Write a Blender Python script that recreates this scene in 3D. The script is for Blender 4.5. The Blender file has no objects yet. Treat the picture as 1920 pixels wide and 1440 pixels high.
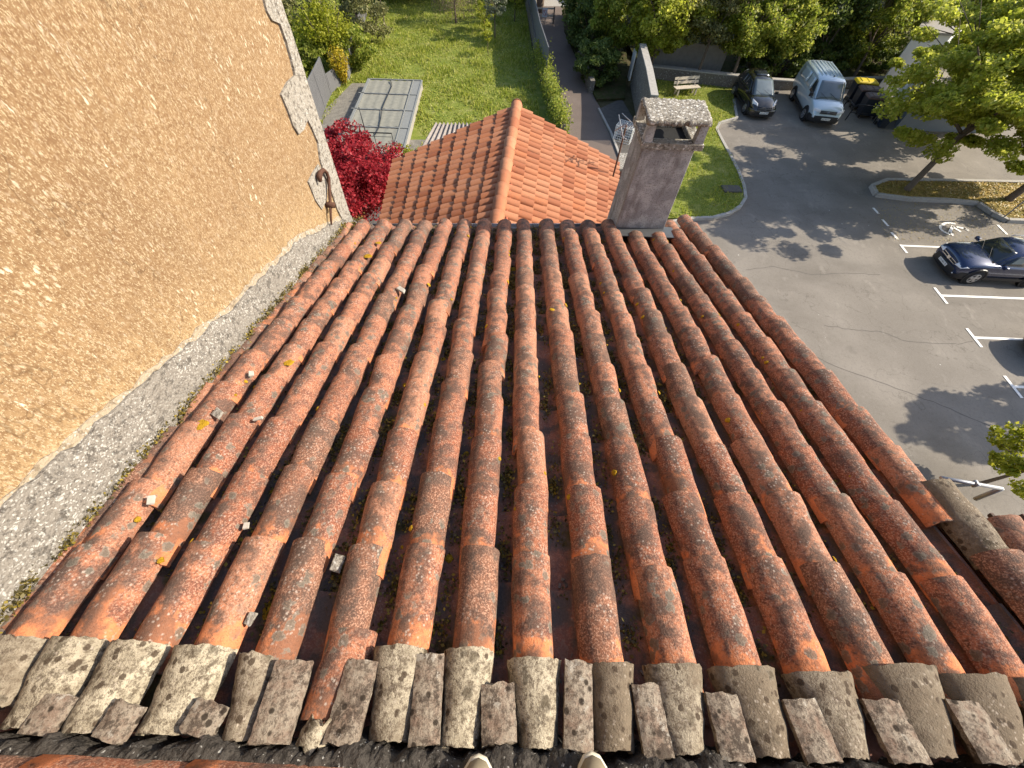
import bpy, math, random
import numpy as np
from mathutils import Vector, Matrix
rad = math.radians
rng = np.random.default_rng(7); random.seed(7)
S = bpy.context.scene; COL = S.collection
# ------------------------------------------------------------------ camera
F = 710.0; CZ = 11.3
def _n(v): v = np.array(v, float); return v/np.linalg.norm(v)
_nd = _n([-25, 440, F]); _s = _n([12, -670, F])
_Z = -_nd; _Y = _n(_s-np.dot(_s, _Z)*_Z); _X = np.cross(_Y, _Z)
R = np.array([_X, _Y, _Z])
cd = bpy.data.cameras.new('camera'); cam = bpy.data.objects.new('camera', cd); COL.objects.link(cam)
cd.sensor_width = 36; cd.lens = F/1920*36; cd.clip_start = .05; cd.clip_end = 2000
mw = Matrix.Identity(4)
for i in range(3):
    mw[i][0] = R[i, 0]; mw[i][1] = -R[i, 1]; mw[i][2] = -R[i, 2]
mw[2][3] = CZ
cam.matrix_world = mw; S.camera = cam
# ------------------------------------------------------------------ world, sun, exposure
SUN_EL, SUN_AZ = 33.0, 84.0
w = bpy.data.worlds.new('World'); S.world = w; w.use_nodes = True
nt = w.node_tree; nt.nodes.clear()
sky = nt.nodes.new('ShaderNodeTexSky'); sky.sky_type = 'NISHITA'; sky.sun_disc = False
sky.sun_elevation = rad(SUN_EL); sky.sun_rotation = rad(SUN_AZ); sky.dust_density = 1.5
bg = nt.nodes.new('ShaderNodeBackground'); bg.inputs[1].default_value = .13
wo = nt.nodes.new('ShaderNodeOutputWorld'); nt.links.new(sky.outputs[0], bg.inputs[0]); nt.links.new(bg.outputs[0], wo.inputs[0])
ld = bpy.data.lights.new('sun', 'SUN'); ld.energy = 4.6; ld.angle = rad(.5); ld.color = (1, .90, .74)
so = bpy.data.objects.new('sun', ld); COL.objects.link(so)
tosun = Vector((math.cos(rad(SUN_EL))*math.sin(rad(SUN_AZ)), math.cos(rad(SUN_EL))*math.cos(rad(SUN_AZ)), math.sin(rad(SUN_EL))))
so.rotation_euler = tosun.to_track_quat('Z', 'Y').to_euler(); so.location = (30, 0, 40)
S.view_settings.view_transform = 'Standard'; S.view_settings.look = 'None'
S.view_settings.exposure = .92; S.view_settings.gamma = 1
# ------------------------------------------------------------------ reading positions off the photograph
def ray(x, y): return R@np.array([x-960, y-720, F])
def Pz(x, y, z=0.0):
    r = ray(x, y); t = (z-CZ)/r[2]; return Vector((r[0]*t, r[1]*t, z))
def Px(x, y, X):
    r = ray(x, y); t = X/r[0]; return Vector((X, r[1]*t, CZ+r[2]*t))
def Py(x, y, Y):
    r = ray(x, y); t = Y/r[1]; return Vector((r[0]*t, Y, CZ+r[2]*t))
TS = .26502; RA = math.atan(TS)
def Pr(x, y, off=0.0):                      # on the tiled roof, off metres above its crest plane
    r = ray(x, y); t = (-1.6+off/math.cos(RA))/(r[2]+TS*r[1]); return Vector((r[0]*t, r[1]*t, CZ+r[2]*t))
def RP(X, Y, off=0.0):                      # point of the roof from plan position
    return Vector((X, Y+off*math.sin(RA), CZ-1.6-TS*Y+off*math.cos(RA)))
RU = Vector((1, 0, 0)); RS = Vector((0, math.cos(RA), -math.sin(RA))); RN = Vector((0, math.sin(RA), math.cos(RA)))
# ------------------------------------------------------------------ node helpers
class M:
    def __init__(s, name, rough=.8, spec=.3):
        s.m = bpy.data.materials.new(name); s.m.use_nodes = True; s.t = s.m.node_tree; s.b = s.t.nodes['Principled BSDF']
        s.b.inputs['Roughness'].default_value = rough; s.b.inputs['Specular IOR Level'].default_value = spec
        s.tc = s.t.nodes.new('ShaderNodeTexCoord'); s.co = s.tc.outputs['Object']
    def n(s, t): return s.t.nodes.new(t)
    def l(s, a, i):
        if hasattr(a, 'is_linked') or isinstance(a, bpy.types.NodeSocket): s.t.links.new(a, i)
        else:
            if i.type == 'RGBA' and len(a) == 3: a = (*a, 1)
            i.default_value = a
    def scale(s, v, vec=None, loc=(0, 0, 0), rot=(0, 0, 0)):
        q = s.n('ShaderNodeMapping'); s.l(vec or s.co, q.inputs[0]); q.inputs['Scale'].default_value = v; q.inputs['Location'].default_value = loc; q.inputs['Rotation'].default_value = rot; return q.outputs[0]
    def noise(s, sc, det=3, vec=None, rough=.55, dist=0):
        q = s.n('ShaderNodeTexNoise'); s.l(vec or s.co, q.inputs['Vector']); q.inputs['Scale'].default_value = sc; q.inputs['Detail'].default_value = det
        q.inputs['Roughness'].default_value = rough; q.inputs['Distortion'].default_value = dist; return q.outputs[0]
    def vor(s, sc, vec=None, feat='F1', out='Distance', rnd=1):
        q = s.n('ShaderNodeTexVoronoi'); q.feature = feat; s.l(vec or s.co, q.inputs['Vector']); q.inputs['Scale'].default_value = sc
        q.inputs['Randomness'].default_value = rnd; return q.outputs[out]
    def mth(s, op, a, b=0.0, c=False):
        q = s.n('ShaderNodeMath'); q.operation = op; q.use_clamp = c; s.l(a, q.inputs[0]); s.l(b, q.inputs[1]); return q.outputs[0]
    def step(s, a, lo, hi):                 # smooth 0..1
        q = s.n('ShaderNodeMapRange'); q.interpolation_type = 'SMOOTHSTEP'; s.l(a, q.inputs[0]); s.l(lo, q.inputs[1]); s.l(hi, q.inputs[2]); return q.outputs[0]
    def mix(s, f, a, b, mode='MIX'):
        q = s.n('ShaderNodeMix'); q.data_type = 'RGBA'; q.blend_type = mode; s.l(f, q.inputs[0]); s.l(a, q.inputs[6]); s.l(b, q.inputs[7]); return q.outputs[2]
    def ramp(s, f, st):
        q = s.n('ShaderNodeValToRGB'); s.l(f, q.inputs[0]); e = q.color_ramp.elements
        while len(e) < len(st): e.new(.5)
        for x, (p, c) in zip(e, st): x.position = p; x.color = (*c, 1) if len(c) == 3 else c
        return q.outputs[0]
    def attr(s, name):
        q = s.n('ShaderNodeAttribute'); q.attribute_name = name; return q.outputs['Fac']
    def isl(s): return s.n('ShaderNodeNewGeometry').outputs['Random Per Island']
    def sep(s, v=None):
        q = s.n('ShaderNodeSeparateXYZ'); s.l(v or s.co, q.inputs[0]); return q.outputs
    def bump(s, h, st=.5, d=.01):
        q = s.n('ShaderNodeBump'); s.l(h, q.inputs['Height']); q.inputs['Strength'].default_value = st; q.inputs['Distance'].default_value = d; s.t.links.new(q.outputs[0], s.b.inputs['Normal'])
    gain = None
    def col(s, c):
        if s.gain: c = s.mix(1, c, s.gain, 'MULTIPLY')
        s.l(c, s.b.inputs['Base Color']); return s
def plain(name, c, rough=.6, metal=0, var=.25, sc=8, spec=.4, bump=0, coat=0):
    k = M(name, rough, spec); k.b.inputs['Metallic'].default_value = metal
    if coat: k.b.inputs['Coat Weight'].default_value = coat; k.b.inputs['Coat Roughness'].default_value = .08
    nz = k.noise(sc, 5)
    k.col(k.mix(nz, [x*(1-var) for x in c], [min(1, x*(1+var)) for x in c]))
    if bump: k.bump(k.noise(sc*4, 4), bump, .02)
    return k.m
def glassy(name, c):
    k = M(name, .06, .8); k.col(k.mix(k.noise(3, 2), c, [x*1.6 for x in c])); return k.m
MT = {}
def tile_material(name, pale=0.0, pan=False):
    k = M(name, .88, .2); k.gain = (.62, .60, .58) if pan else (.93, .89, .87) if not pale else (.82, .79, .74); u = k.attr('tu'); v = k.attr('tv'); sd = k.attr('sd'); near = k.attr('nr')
    r = k.isl()
    off = k.n('ShaderNodeCombineXYZ'); k.l(k.mth('MULTIPLY', sd, 7.3), off.inputs[0]); k.l(k.mth('MULTIPLY', sd, 3.1), off.inputs[1])
    va = k.n('ShaderNodeVectorMath'); k.l(k.co, va.inputs[0]); k.l(off.outputs[0], va.inputs[1]); co = va.outputs[0]
    big = k.noise(5, 4, co); mid = k.noise(17, 5, co, .65); fine = k.noise(150, 3, co, .7); grain = k.noise(420, 2, co)
    if pale == 0:
        c = k.mix(r, (.255, .088, .048), (.40, .165, .092))
        c = k.mix(k.step(mid, .38, .66), c, (.17, .070, .050))
        c = k.mix(k.mth('MULTIPLY', k.step(sd, .72, .88), .65), c, (.13, .080, .058)); c = k.mix(k.mth('MULTIPLY', k.mth('SUBTRACT', 1, k.step(sd, .12, .24)), .5), c, (.46, .235, .145))
        f60 = k.noise(64, 5, co, .8)
        c = k.mix(k.mth('MULTIPLY', k.step(f60, .48, .62), .75), c, (.085, .048, .036))
        c = k.mix(k.mth('MULTIPLY', k.step(fine, .5, .60), .75), c, (.50, .30, .21))
        # bare orange clay near the uphill end, sheltered by the next tile
        thr = k.mth('SUBTRACT', k.mth('ADD', v, k.mth('MULTIPLY', near, -.22)), k.mth('MULTIPLY', k.mth('SUBTRACT', big, .5), 1.1))
        orf = k.mth('SUBTRACT', 1, k.step(k.mth('ADD', thr, k.mth('MULTIPLY', k.mth('SUBTRACT', mid, .5), .5)), .05, .16))
        c = k.mix(k.mth('MULTIPLY', orf, k.mth('SUBTRACT', .88, k.mth('MULTIPLY', k.step(f60, .5, .66), .45))), c, k.mix(k.noise(30, 3, co), (.56, .19, .075), (.66, .26, .12)))
        # brown-grey crust along the crest
        cr = k.mth('MULTIPLY', k.mth('SUBTRACT', 1, k.step(k.mth('ABSOLUTE', k.mth('ADD', u, .12)), .1, .65)), k.step(k.mth('ADD', mid, k.mth('MULTIPLY', big, .6)), .66, .92))
        cr = k.mth('MAXIMUM', cr, k.mth('MULTIPLY', k.step(k.mth('ADD', k.mth('ADD', big, k.mth('MULTIPLY', mid, .5)), k.mth('MULTIPLY', sd, .12)), .80, .96), .8))
        c = k.mix(k.mth('MULTIPLY', cr, .85), c, k.mix(fine, (.050, .040, .034), (.125, .090, .074)))
    else:
        c = k.mix(k.step(mid, .3, .7), (.37, .33, .255), (.60, .55, .44))
        c = k.mix(k.mth('MULTIPLY', k.step(k.noise(58, 6, co, .85), .46, .60), .85), c, (.115, .09, .065)); c = k.mix(k.mth('MULTIPLY', k.step(k.noise(20, 6, co, .8), .54, .62), .7), c, (.09, .07, .052))
        c = k.mix(sd, c, k.mix(.8, c, (.135, .10, .08)))
        c = k.mix(k.mth('MULTIPLY', k.step(k.mth('ADD', big, k.mth('MULTIPLY', k.mth('SUBTRACT', sd, .5), .5)), .45, .66), .9), c, k.mix(k.noise(60, 4, co), (.12, .098, .07), (.25, .20, .15)))
        c = k.mix(k.mth('MULTIPLY', k.step(k.mth('SUBTRACT', k.noise(9, 4, co), k.mth('MULTIPLY', sd, .1)), .55, .62), .5*(1 if pale < .9 else 0)), c, (.30, .12, .06))
    # grey lichen plates with paler rims
    dd = k.vor(17, k.scale((1, 1, 1), co, (3, 1, 2))); dw = k.mth('ADD', dd, k.mth('MULTIPLY', k.mth('SUBTRACT', k.noise(50, 4, co), .5), .7))
    gate = k.step(k.noise(3.2, 2, co), .46, .56)
    pl = k.mth('MULTIPLY', k.mth('SUBTRACT', 1, k.step(dw, .27, .36)), gate)
    rim = k.mth('MULTIPLY', k.mth('MULTIPLY', k.step(dw, .22, .28), k.mth('SUBTRACT', 1, k.step(dw, .30, .36))), gate)
    c = k.mix(k.mth('MULTIPLY', pl, .8), c, k.mix(fine, (.075, .07, .058), (.17, .16, .13)) if pale == 0 else (.08, .065, .045))
    c = k.mix(k.mth('MULTIPLY', rim, .22), c, (.36, .33, .28))
    # pale crumbs
    d2 = k.vor(62, co); d2 = k.mth('ADD', d2, k.mth('MULTIPLY', k.mth('SUBTRACT', fine, .5), .7))
    g2 = k.step(k.mth('ADD', k.noise(7, 4, co), k.mth('MULTIPLY', k.mth('SUBTRACT', .5, k.mth('ABSOLUTE', u)), .16)), .50, .66)
    c = k.mix(k.mth('MULTIPLY', k.mth('MULTIPLY', k.mth('SUBTRACT', 1, k.step(d2, .14, .34)), g2), .6), c, (.52, .46, .40))
    d3 = k.vor(120, co); c = k.mix(k.mth('MULTIPLY', k.mth('SUBTRACT', 1, k.step(d3, .12, .24)), .6), c, (.085, .055, .042))
    if pale:
        d4 = k.vor(26, k.scale((1, 1, 1), co, (9, 4, 1))); c = k.mix(k.mth('MULTIPLY', k.mth('MULTIPLY', k.mth('SUBTRACT', 1, k.step(k.mth('ADD', d4, k.mth('MULTIPLY', k.mth('SUBTRACT', fine, .5), .3)), .22, .30)), k.step(k.noise(7, 2, co), .42, .50)), .9), c, (.07, .05, .035))
    if pan:
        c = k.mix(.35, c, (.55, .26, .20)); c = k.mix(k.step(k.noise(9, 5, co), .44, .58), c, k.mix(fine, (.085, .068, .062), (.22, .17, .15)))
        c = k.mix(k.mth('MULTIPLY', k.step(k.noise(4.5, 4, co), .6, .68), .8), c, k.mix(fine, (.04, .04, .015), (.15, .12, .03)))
    k.col(c)
    k.bump(k.mth('ADD', k.mth('ADD', k.mth('MULTIPLY', fine, .9), k.mth('MULTIPLY', grain, .3)), k.mth('MULTIPLY', mid, 1.2)), .55, .008 if not pale else .014)
    return k.m
MT['tile'] = tile_material('weathered_terracotta')
def slab_material():
    k = M('crusted_brick', .95, .15); sd = k.attr('sd'); f = k.noise(60, 6, None, .85); m = k.noise(17, 6, None, .75)
    c = k.mix(k.step(m, .35, .6), (.30, .215, .165), (.42, .36, .29)); c = k.mix(k.mth('MULTIPLY', k.step(f, .47, .60), .8), c, (.10, .075, .06))
    c = k.mix(k.mth('MULTIPLY', k.step(k.noise(11, 6, None, .8), .52, .60), .85), c, k.mix(f, (.04, .03, .025), (.13, .10, .08)))
    d = k.mth('ADD', k.vor(24), k.mth('MULTIPLY', k.mth('SUBTRACT', f, .5), .4)); c = k.mix(k.mth('MULTIPLY', k.mth('SUBTRACT', 1, k.step(d, .17, .26)), .9), c, (.035, .026, .02))
    c = k.mix(k.mth('MULTIPLY', k.step(k.noise(14, 5, k.scale((1, 1, 1), None, (5, 5, 5)), .7), .60, .66), .8), c, (.52, .48, .42))
    k.gain = (.85, .84, .82); k.col(c); k.bump(k.mth('ADD', f, m), .9, .012); return k.m
MT['slabm'] = slab_material()
MT['pan'] = tile_material('pan_terracotta', 0, True)
MT['pale'] = tile_material('lichened_tile', 1); MT['mixed'] = tile_material('half_lichened_tile', .6)
def render_material():
    k = M('ochre_roughcast', .95, .1); k.gain = (.60, .575, .52); x, y, z = k.sep()
    st = k.scale((1, 1.0, .55)); big = k.noise(.9, 4); g = k.noise(75, 4, st, .75); g2 = k.noise(170, 3, st, .7)
    c = k.mix(k.step(big, .35, .7), (.37, .245, .145), (.44, .30, .175))
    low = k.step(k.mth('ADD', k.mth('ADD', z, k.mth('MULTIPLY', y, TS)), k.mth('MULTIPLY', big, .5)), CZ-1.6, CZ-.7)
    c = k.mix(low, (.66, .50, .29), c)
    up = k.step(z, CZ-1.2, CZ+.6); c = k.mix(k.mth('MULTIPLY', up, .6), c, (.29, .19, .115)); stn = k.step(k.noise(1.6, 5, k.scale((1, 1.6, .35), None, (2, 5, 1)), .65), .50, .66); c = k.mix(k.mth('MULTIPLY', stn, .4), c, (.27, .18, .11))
    c = k.mix(k.mth('MULTIPLY', k.step(g, .46, .58), .7), c, (.25, .15, .085)); g3 = k.noise(34, 4, st, .7); c = k.mix(k.mth('MULTIPLY', k.step(g3, .50, .66), .2), c, (.28, .17, .09))
    c = k.mix(k.mth('MULTIPLY', k.step(g2, .52, .62), .75), c, (.74, .62, .44))
    v = k.vor(40, k.scale((1, 1, .5))); vn = k.mth('ADD', v, k.mth('MULTIPLY', k.mth('SUBTRACT', g, .5), .8))
    gate = k.step(k.noise(2.2, 5, k.scale((1, 1, .6)), .7), .52, .66)
    c = k.mix(k.mth('MULTIPLY', k.mth('SUBTRACT', 1, k.step(vn, .16, .34)), k.mth('ADD', .18, k.mth('MULTIPLY', gate, .8))), c, (.95, .88, .74))
    sp = k.step(k.mth('ADD', k.noise(6.5, 7, k.scale((1, 1.3, .4)), .8), k.mth('MULTIPLY', k.step(z, CZ-1.4, CZ+.2), .075)), .655, .69); crk = k.mth('ABSOLUTE', k.mth('SUBTRACT', k.noise(1.1, 5, k.scale((1, 1, .7), None, (3, 3, 3)), .6), .5)); c = k.mix(k.mth('MULTIPLY', k.mth('SUBTRACT', 1, k.step(crk, .0, .004)), .5), c, (.14, .085, .05)); c = k.mix(k.mth('MULTIPLY', sp, .9), c, (.95, .90, .80))
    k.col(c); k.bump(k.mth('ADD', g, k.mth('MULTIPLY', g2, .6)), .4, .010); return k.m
MT['render'] = render_material()
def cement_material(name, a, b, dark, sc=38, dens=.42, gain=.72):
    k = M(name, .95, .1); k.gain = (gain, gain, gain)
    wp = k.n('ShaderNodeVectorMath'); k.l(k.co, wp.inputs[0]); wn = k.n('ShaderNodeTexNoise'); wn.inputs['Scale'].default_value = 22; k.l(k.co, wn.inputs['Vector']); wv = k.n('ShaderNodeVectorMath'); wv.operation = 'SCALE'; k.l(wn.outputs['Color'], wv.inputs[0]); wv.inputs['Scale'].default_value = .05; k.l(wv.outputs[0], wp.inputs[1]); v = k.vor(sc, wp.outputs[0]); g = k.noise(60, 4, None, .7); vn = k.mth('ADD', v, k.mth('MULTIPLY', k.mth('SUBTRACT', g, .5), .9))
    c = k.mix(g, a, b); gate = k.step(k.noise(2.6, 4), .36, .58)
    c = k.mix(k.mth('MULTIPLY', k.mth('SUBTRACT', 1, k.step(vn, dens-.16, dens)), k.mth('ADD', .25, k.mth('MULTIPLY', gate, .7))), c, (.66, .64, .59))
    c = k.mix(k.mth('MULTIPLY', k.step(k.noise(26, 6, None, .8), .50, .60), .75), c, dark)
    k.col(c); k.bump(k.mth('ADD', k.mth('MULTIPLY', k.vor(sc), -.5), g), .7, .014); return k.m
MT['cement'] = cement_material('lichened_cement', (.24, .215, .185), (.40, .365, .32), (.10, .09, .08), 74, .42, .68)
MT['quoin'] = cement_material('quoin_stone', (.40, .36, .31), (.55, .51, .44), (.10, .08, .065), 55, .40, .60)
MT['feather'] = cement_material('thin_cement_smear', (.44, .35, .24), (.56, .47, .35), (.24, .18, .12), 60, .40, .68)
MT['slab'] = cement_material('lichened_slab', (.16, .145, .12), (.34, .31, .265), (.05, .042, .034), 34, .42, 1.0)
MT['mortar'] = cement_material('dark_mortar', (.045, .04, .036), (.12, .105, .09), (.02, .018, .016), 60, .20)
def chimney_mat():
    k = M('stained_chimney_render', .95, .1); z = k.sep()[2]
    c = k.mix(k.step(k.noise(7, 4), .4, .62), (.28, .275, .275), (.42, .415, .41))
    c = k.mix(k.mth('MULTIPLY', k.step(k.noise(70, 4, None, .7), .5, .66), .75), c, (.12, .095, .08))
    c = k.mix(k.mth('MULTIPLY', k.step(k.noise(4, 3, k.scale((2, 2, .5))), .52, .68), .5), c, (.13, .11, .10))
    c = k.mix(k.mth('SUBTRACT', 1, k.step(k.vor(30), .05, .10)), c, (.55, .5, .45))
    k.col(c); k.bump(k.noise(70, 4), .6, .01); return k.m
MT['chim'] = chimney_mat()
def newtile_mat():
    k = M('new_terracotta', .8, .3); k.gain = (.74, .75, .76); r = k.isl()
    c = k.ramp(r, [(0, (.36, .115, .05)), (.35, (.46, .175, .083)), (.7, (.54, .235, .122)), (1, (.50, .17, .07))])
    c = k.mix(k.mth('MULTIPLY', k.step(k.noise(16, 4), .5, .7), .35), c, (.26, .12, .075)); k.col(c); k.bump(k.noise(60, 3), .3, .006); return k.m
MT['newtile'] = newtile_mat()
def asphalt_mat(name, a, b, patch=True):
    k = M(name, .92, .25)
    c = k.mix(k.step(k.noise(.35, 4), .35, .7), a, b)
    c = k.mix(k.mth('MULTIPLY', k.step(k.noise(9, 5, None, .75), .48, .66), .35), c, [x*.72 for x in a])
    c = k.mix(k.mth('MULTIPLY', k.step(k.noise(38, 3), .55, .7), .45), c, [x*1.5 for x in b])
    if patch:
        c = k.mix(k.mth('MULTIPLY', k.step(k.noise(.16, 6, k.scale((1, 2.2, 1)), .6), .50, .62), .30), c, [x*.62 for x in a]); c = k.mix(k.mth('MULTIPLY', k.step(k.noise(1.3, 6, k.scale((1, .5, 1), None, (4, 1, 0)), .7), .56, .70), .4), c, [min(1, x*1.35) for x in b]); c = k.mix(k.mth('MULTIPLY', k.mth('SUBTRACT', 1, k.step(k.vor(1.1), .02, .035)), .8), c, (.6, .58, .54)); c = k.mix(k.mth('MULTIPLY', k.mth('SUBTRACT', 1, k.step(k.mth('ADD', k.vor(.33), k.mth('MULTIPLY', k.noise(3, 4), .12)), .08, .17)), .45), c, [x*.4 for x in a])
        cr = k.mth('ABSOLUTE', k.mth('SUBTRACT', k.noise(.42, 5, None, .55, .3), .5))
        c = k.mix(k.mth('MULTIPLY', k.mth('SUBTRACT', 1, k.step(cr, .0, .006)), .4), c, [x*.5 for x in a])
    k.col(c); k.bump(k.noise(60, 4), .35, .01); return k.m
MT['asphalt'] = asphalt_mat('grey_asphalt', (.175, .155, .131), (.232, .207, .177)); MT['path'] = asphalt_mat('path_asphalt', (.135, .105, .088), (.17, .135, .115), False)
def lit_leafy_ground(name, cols, sc=1.2):
    k = M(name, .95, .1); c = k.ramp(k.noise(sc, 6, None, .7), [(.3, cols[0]), (.5, cols[1]), (.68, cols[2])])
    c = k.mix(k.mth('MULTIPLY', k.step(k.noise(22, 4), .45, .65), .5), c, cols[3]); k.col(c); k.bump(k.noise(25, 4), .8, .05); return k.m
MT['lawn'] = lit_leafy_ground('mown_grass', ((.13, .17, .03), (.19, .22, .04), (.30, .29, .10), (.08, .10, .02)))
MT['soil'] = lit_leafy_ground('soil', ((.05, .05, .02), (.08, .07, .035), (.12, .10, .06), (.03, .03, .015)))
MT['litter'] = lit_leafy_ground('leaf_litter', ((.12, .12, .03), (.30, .21, .06), (.40, .29, .10), (.13, .10, .04)), 2.2)
MT['gravel'] = lit_leafy_ground('gravel', ((.15, .14, .12), (.21, .195, .17), (.28, .26, .22), (.08, .075, .05)), 3)
MT['bank'] = lit_leafy_ground('bank_earth', ((.03, .04, .012), (.055, .06, .02), (.09, .06, .04), (.02, .025, .01)), 2.5)
def leaf_mat(name, a, b, c3, tr=.35):
    k = M(name, .55, .35); r = k.isl(); c = k.ramp(r, [(0, a), (.5, b), (1, c3)])
    c = k.mix(k.mth('MULTIPLY', k.step(k.noise(1.1, 3), .4, .65), .35), c, [x*.65 for x in a]); k.col(c)
    t = k.n('ShaderNodeBsdfTranslucent'); k.l(c, t.inputs[0]); mx = k.n('ShaderNodeMixShader'); mx.inputs[0].default_value = tr
    o = k.t.nodes['Material Output']; k.t.links.new(k.b.outputs[0], mx.inputs[1]); k.t.links.new(t.outputs[0], mx.inputs[2]); k.t.links.new(mx.outputs[0], o.inputs[0]); return k.m
MT['grass'] = leaf_mat('grass_blades', (.22, .28, .03), (.34, .38, .05), (.52, .48, .14), .45)
MT['lf_bright'] = leaf_mat('bright_leaves', (.27, .32, .03), (.42, .45, .05), (.60, .58, .12), .62)
MT['lf_mid'] = leaf_mat('mid_leaves', (.18, .24, .025), (.30, .35, .045), (.52, .50, .10), .58)
MT['lf_dark'] = leaf_mat('dark_leaves', (.07, .11, .02), (.12, .17, .03), (.24, .27, .06), .45)
MT['lf_olive'] = leaf_mat('olive_leaves', (.13, .14, .045), (.20, .20, .07), (.31, .28, .12), .4)
MT['lf_grey'] = leaf_mat('grey_leaves', (.15, .17, .10), (.22, .24, .15), (.32, .33, .22), .3)
MT['lf_yel'] = leaf_mat('yellow_flowers', (.42, .30, .01), (.55, .40, .02), (.30, .30, .03), .4)
MT['lf_lime'] = leaf_mat('lime_leaves', (.20, .24, .01), (.32, .34, .02), (.46, .44, .05), .5)
MT['lf_red'] = leaf_mat('crimson_leaves', (.20, .010, .016), (.40, .022, .036), (.56, .06, .07), .5)
MT['lf_brown'] = leaf_mat('bare_twigs', (.13, .09, .05), (.20, .15, .09), (.26, .2, .12), .2)
MT['moss'] = leaf_mat('moss', (.04, .034, .012), (.11, .085, .02), (.34, .25, .03), .1)
MT['lichen'] = plain('yellow_lichen', (.42, .25, .02), .95, 0, .75, 45, .1, .8)
MT['bark'] = plain('bark', (.13, .10, .075), .95, 0, .5, 12, .2, .6)
MT['stone'] = cement_material('old_stone', (.17, .15, .13), (.30, .27, .23), (.06, .055, .05), 9, .3)
MT['kerb'] = plain('kerb_stone', (.34, .32, .29), .9, 0, .3, 6, .2, .4)
MT['tar'] = plain('tar_seam', (.09, .08, .072), .9)
MT['paint'] = plain('road_paint', (.78, .76, .72), .7, 0, .12, 14)
MT['black'] = plain('black_plastic', (.016, .016, .018), .45, 0, .3)
MT['dark'] = plain('dark_opening', (.01, .01, .01), .9, 0, .1)
MT['tyre'] = plain('tyre_rubber', (.018, .018, .018), .85, 0, .2)
MT['alloy'] = plain('alloy', (.45, .46, .48), .3, .8, .1)
MT['chrome'] = plain('chrome', (.75, .76, .78), .15, 1, .05)
MT['zinc'] = plain('zinc', (.30, .31, .33), .5, .5, .15)
MT['lamp'] = glassy('headlight_glass', (.55, .56, .58)); MT['glass'] = glassy('tinted_glass', (.02, .024, .028)); MT['glassv'] = glassy('windscreen_glass', (.09, .11, .12))
MT['blue'] = plain('dark_blue_paint', (.008, .022, .075), .25, .35, .1, 8, .5, 0, 1)
MT['carblack'] = plain('black_paint', (.02, .019, .019), .25, .3, .1, 8, .5, 0, 1)
MT['vanblue'] = plain('pale_blue_metallic', (.50, .60, .66), .35, .3, .05, 8, .5, 0, 1)
MT['plate'] = plain('white_plate', (.75, .75, .73), .5, 0, .05)
MT['rust'] = plain('rusty_iron', (.085, .04, .025), .8, .2, .4, 30, .3, .4)
MT['bench'] = plain('bench_planks', (.48, .42, .33), .8, 0, .2, 14)
MT['white'] = plain('white_wall', (.62, .62, .60), .85, 0, .1, 3); MT['greyp'] = plain('grey_panel', (.14, .16, .18), .6, 0, .15, 3)
MT['fence'] = plain('grey_fence', (.11, .11, .115), .7, 0, .2, 4)
MT['conc'] = plain('concrete', (.27, .25, .22), .9, 0, .25, 5, .2, .3)
MT['dkslab'] = plain('dark_terrace', (.10, .09, .08), .9, 0, .4, 4, .2, .4)
MT['fibre'] = plain('fibre_cement', (.25, .22, .20), .9, 0, .45, 9, .2, .4)
MT['yellow'] = plain('yellow_lid', (.60, .45, .02), .5, 0, .12); MT['brownlid'] = plain('brown_lid', (.10, .065, .06), .5, 0, .15); MT['bin'] = plain('bin_plastic', (.012, .017, .028), .5, 0, .2)
MT['poly'] = plain('milky_panel', (.215, .21, .175), .8, 0, .3, 5, .2); MT['alu'] = plain('pale_aluminium', (.19, .195, .185), .7, 0, .2)
MT['canvas'] = plain('khaki_canvas', (.20, .165, .11), .9, 0, .2, 60); MT['rubber'] = plain('cream_rubber', (.52, .48, .38), .7, 0, .1); MT['denim'] = plain('dark_denim', (.03, .04, .07), .9, 0, .2, 60)
MT['skin'] = plain('skin', (.5, .3, .22), .5, 0, .08); MT['hair'] = plain('brown_hair', (.05, .03, .02), .7); MT['jacket'] = plain('grey_jacket', (.10, .10, .11), .9, 0, .2, 40)
MT['rubble'] = plain('red_rubble', (.20, .10, .075), .95, 0, .5, 14, .2, .6)
MT['redmort'] = plain('red_mortar', (.30, .085, .045), .9, 0, .3, 12)
MT['chip'] = plain('pale_chip', (.36, .33, .29), .9, 0, .3, 40)
MT['flash'] = plain('lead_flashing', (.10, .105, .11), .5, .4, .2, 10)
MT['redsign'] = plain('red_sign', (.45, .03, .03), .5); MT['bluesign'] = plain('blue_sign', (.02, .1, .4), .5)
# ------------------------------------------------------------------ object helpers
def tag(o, label=None, cat=None, group=None, kind=None):
    for a, b in (('label', label), ('category', cat), ('group', group), ('kind', kind)):
        if b: o[a] = b
    return o
def empty(name, loc=(0, 0, 0), rz=0):
    o = bpy.data.objects.new(name, None); COL.objects.link(o); o.location = loc; o.rotation_euler = (0, 0, rz); o.empty_display_size = .2; return o
def kids(o): return [c for c in bpy.data.objects if c.parent == o]
def copy_tree(o, parent=None):
    c = o.copy(); COL.objects.link(c); c.parent = parent
    for ch in kids(o): copy_tree(ch, c)
    return c
def mesh(name, V, Fc, mat, parent=None, smooth=False, attrs=None):
    me = bpy.data.meshes.new(name); me.from_pydata([tuple(v) for v in V], [], [tuple(f) for f in Fc]); me.materials.append(MT[mat] if isinstance(mat, str) else mat)
    if smooth: me.polygons.foreach_set('use_smooth', [True]*len(me.polygons))
    for n, a in (attrs or {}).items():
        t = me.attributes.new(n, 'FLOAT', 'POINT'); t.data.foreach_set('value', np.asarray(a, np.float32))
    me.update(); o = bpy.data.objects.new(name, me); COL.objects.link(o); o.parent = parent; return o
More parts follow.
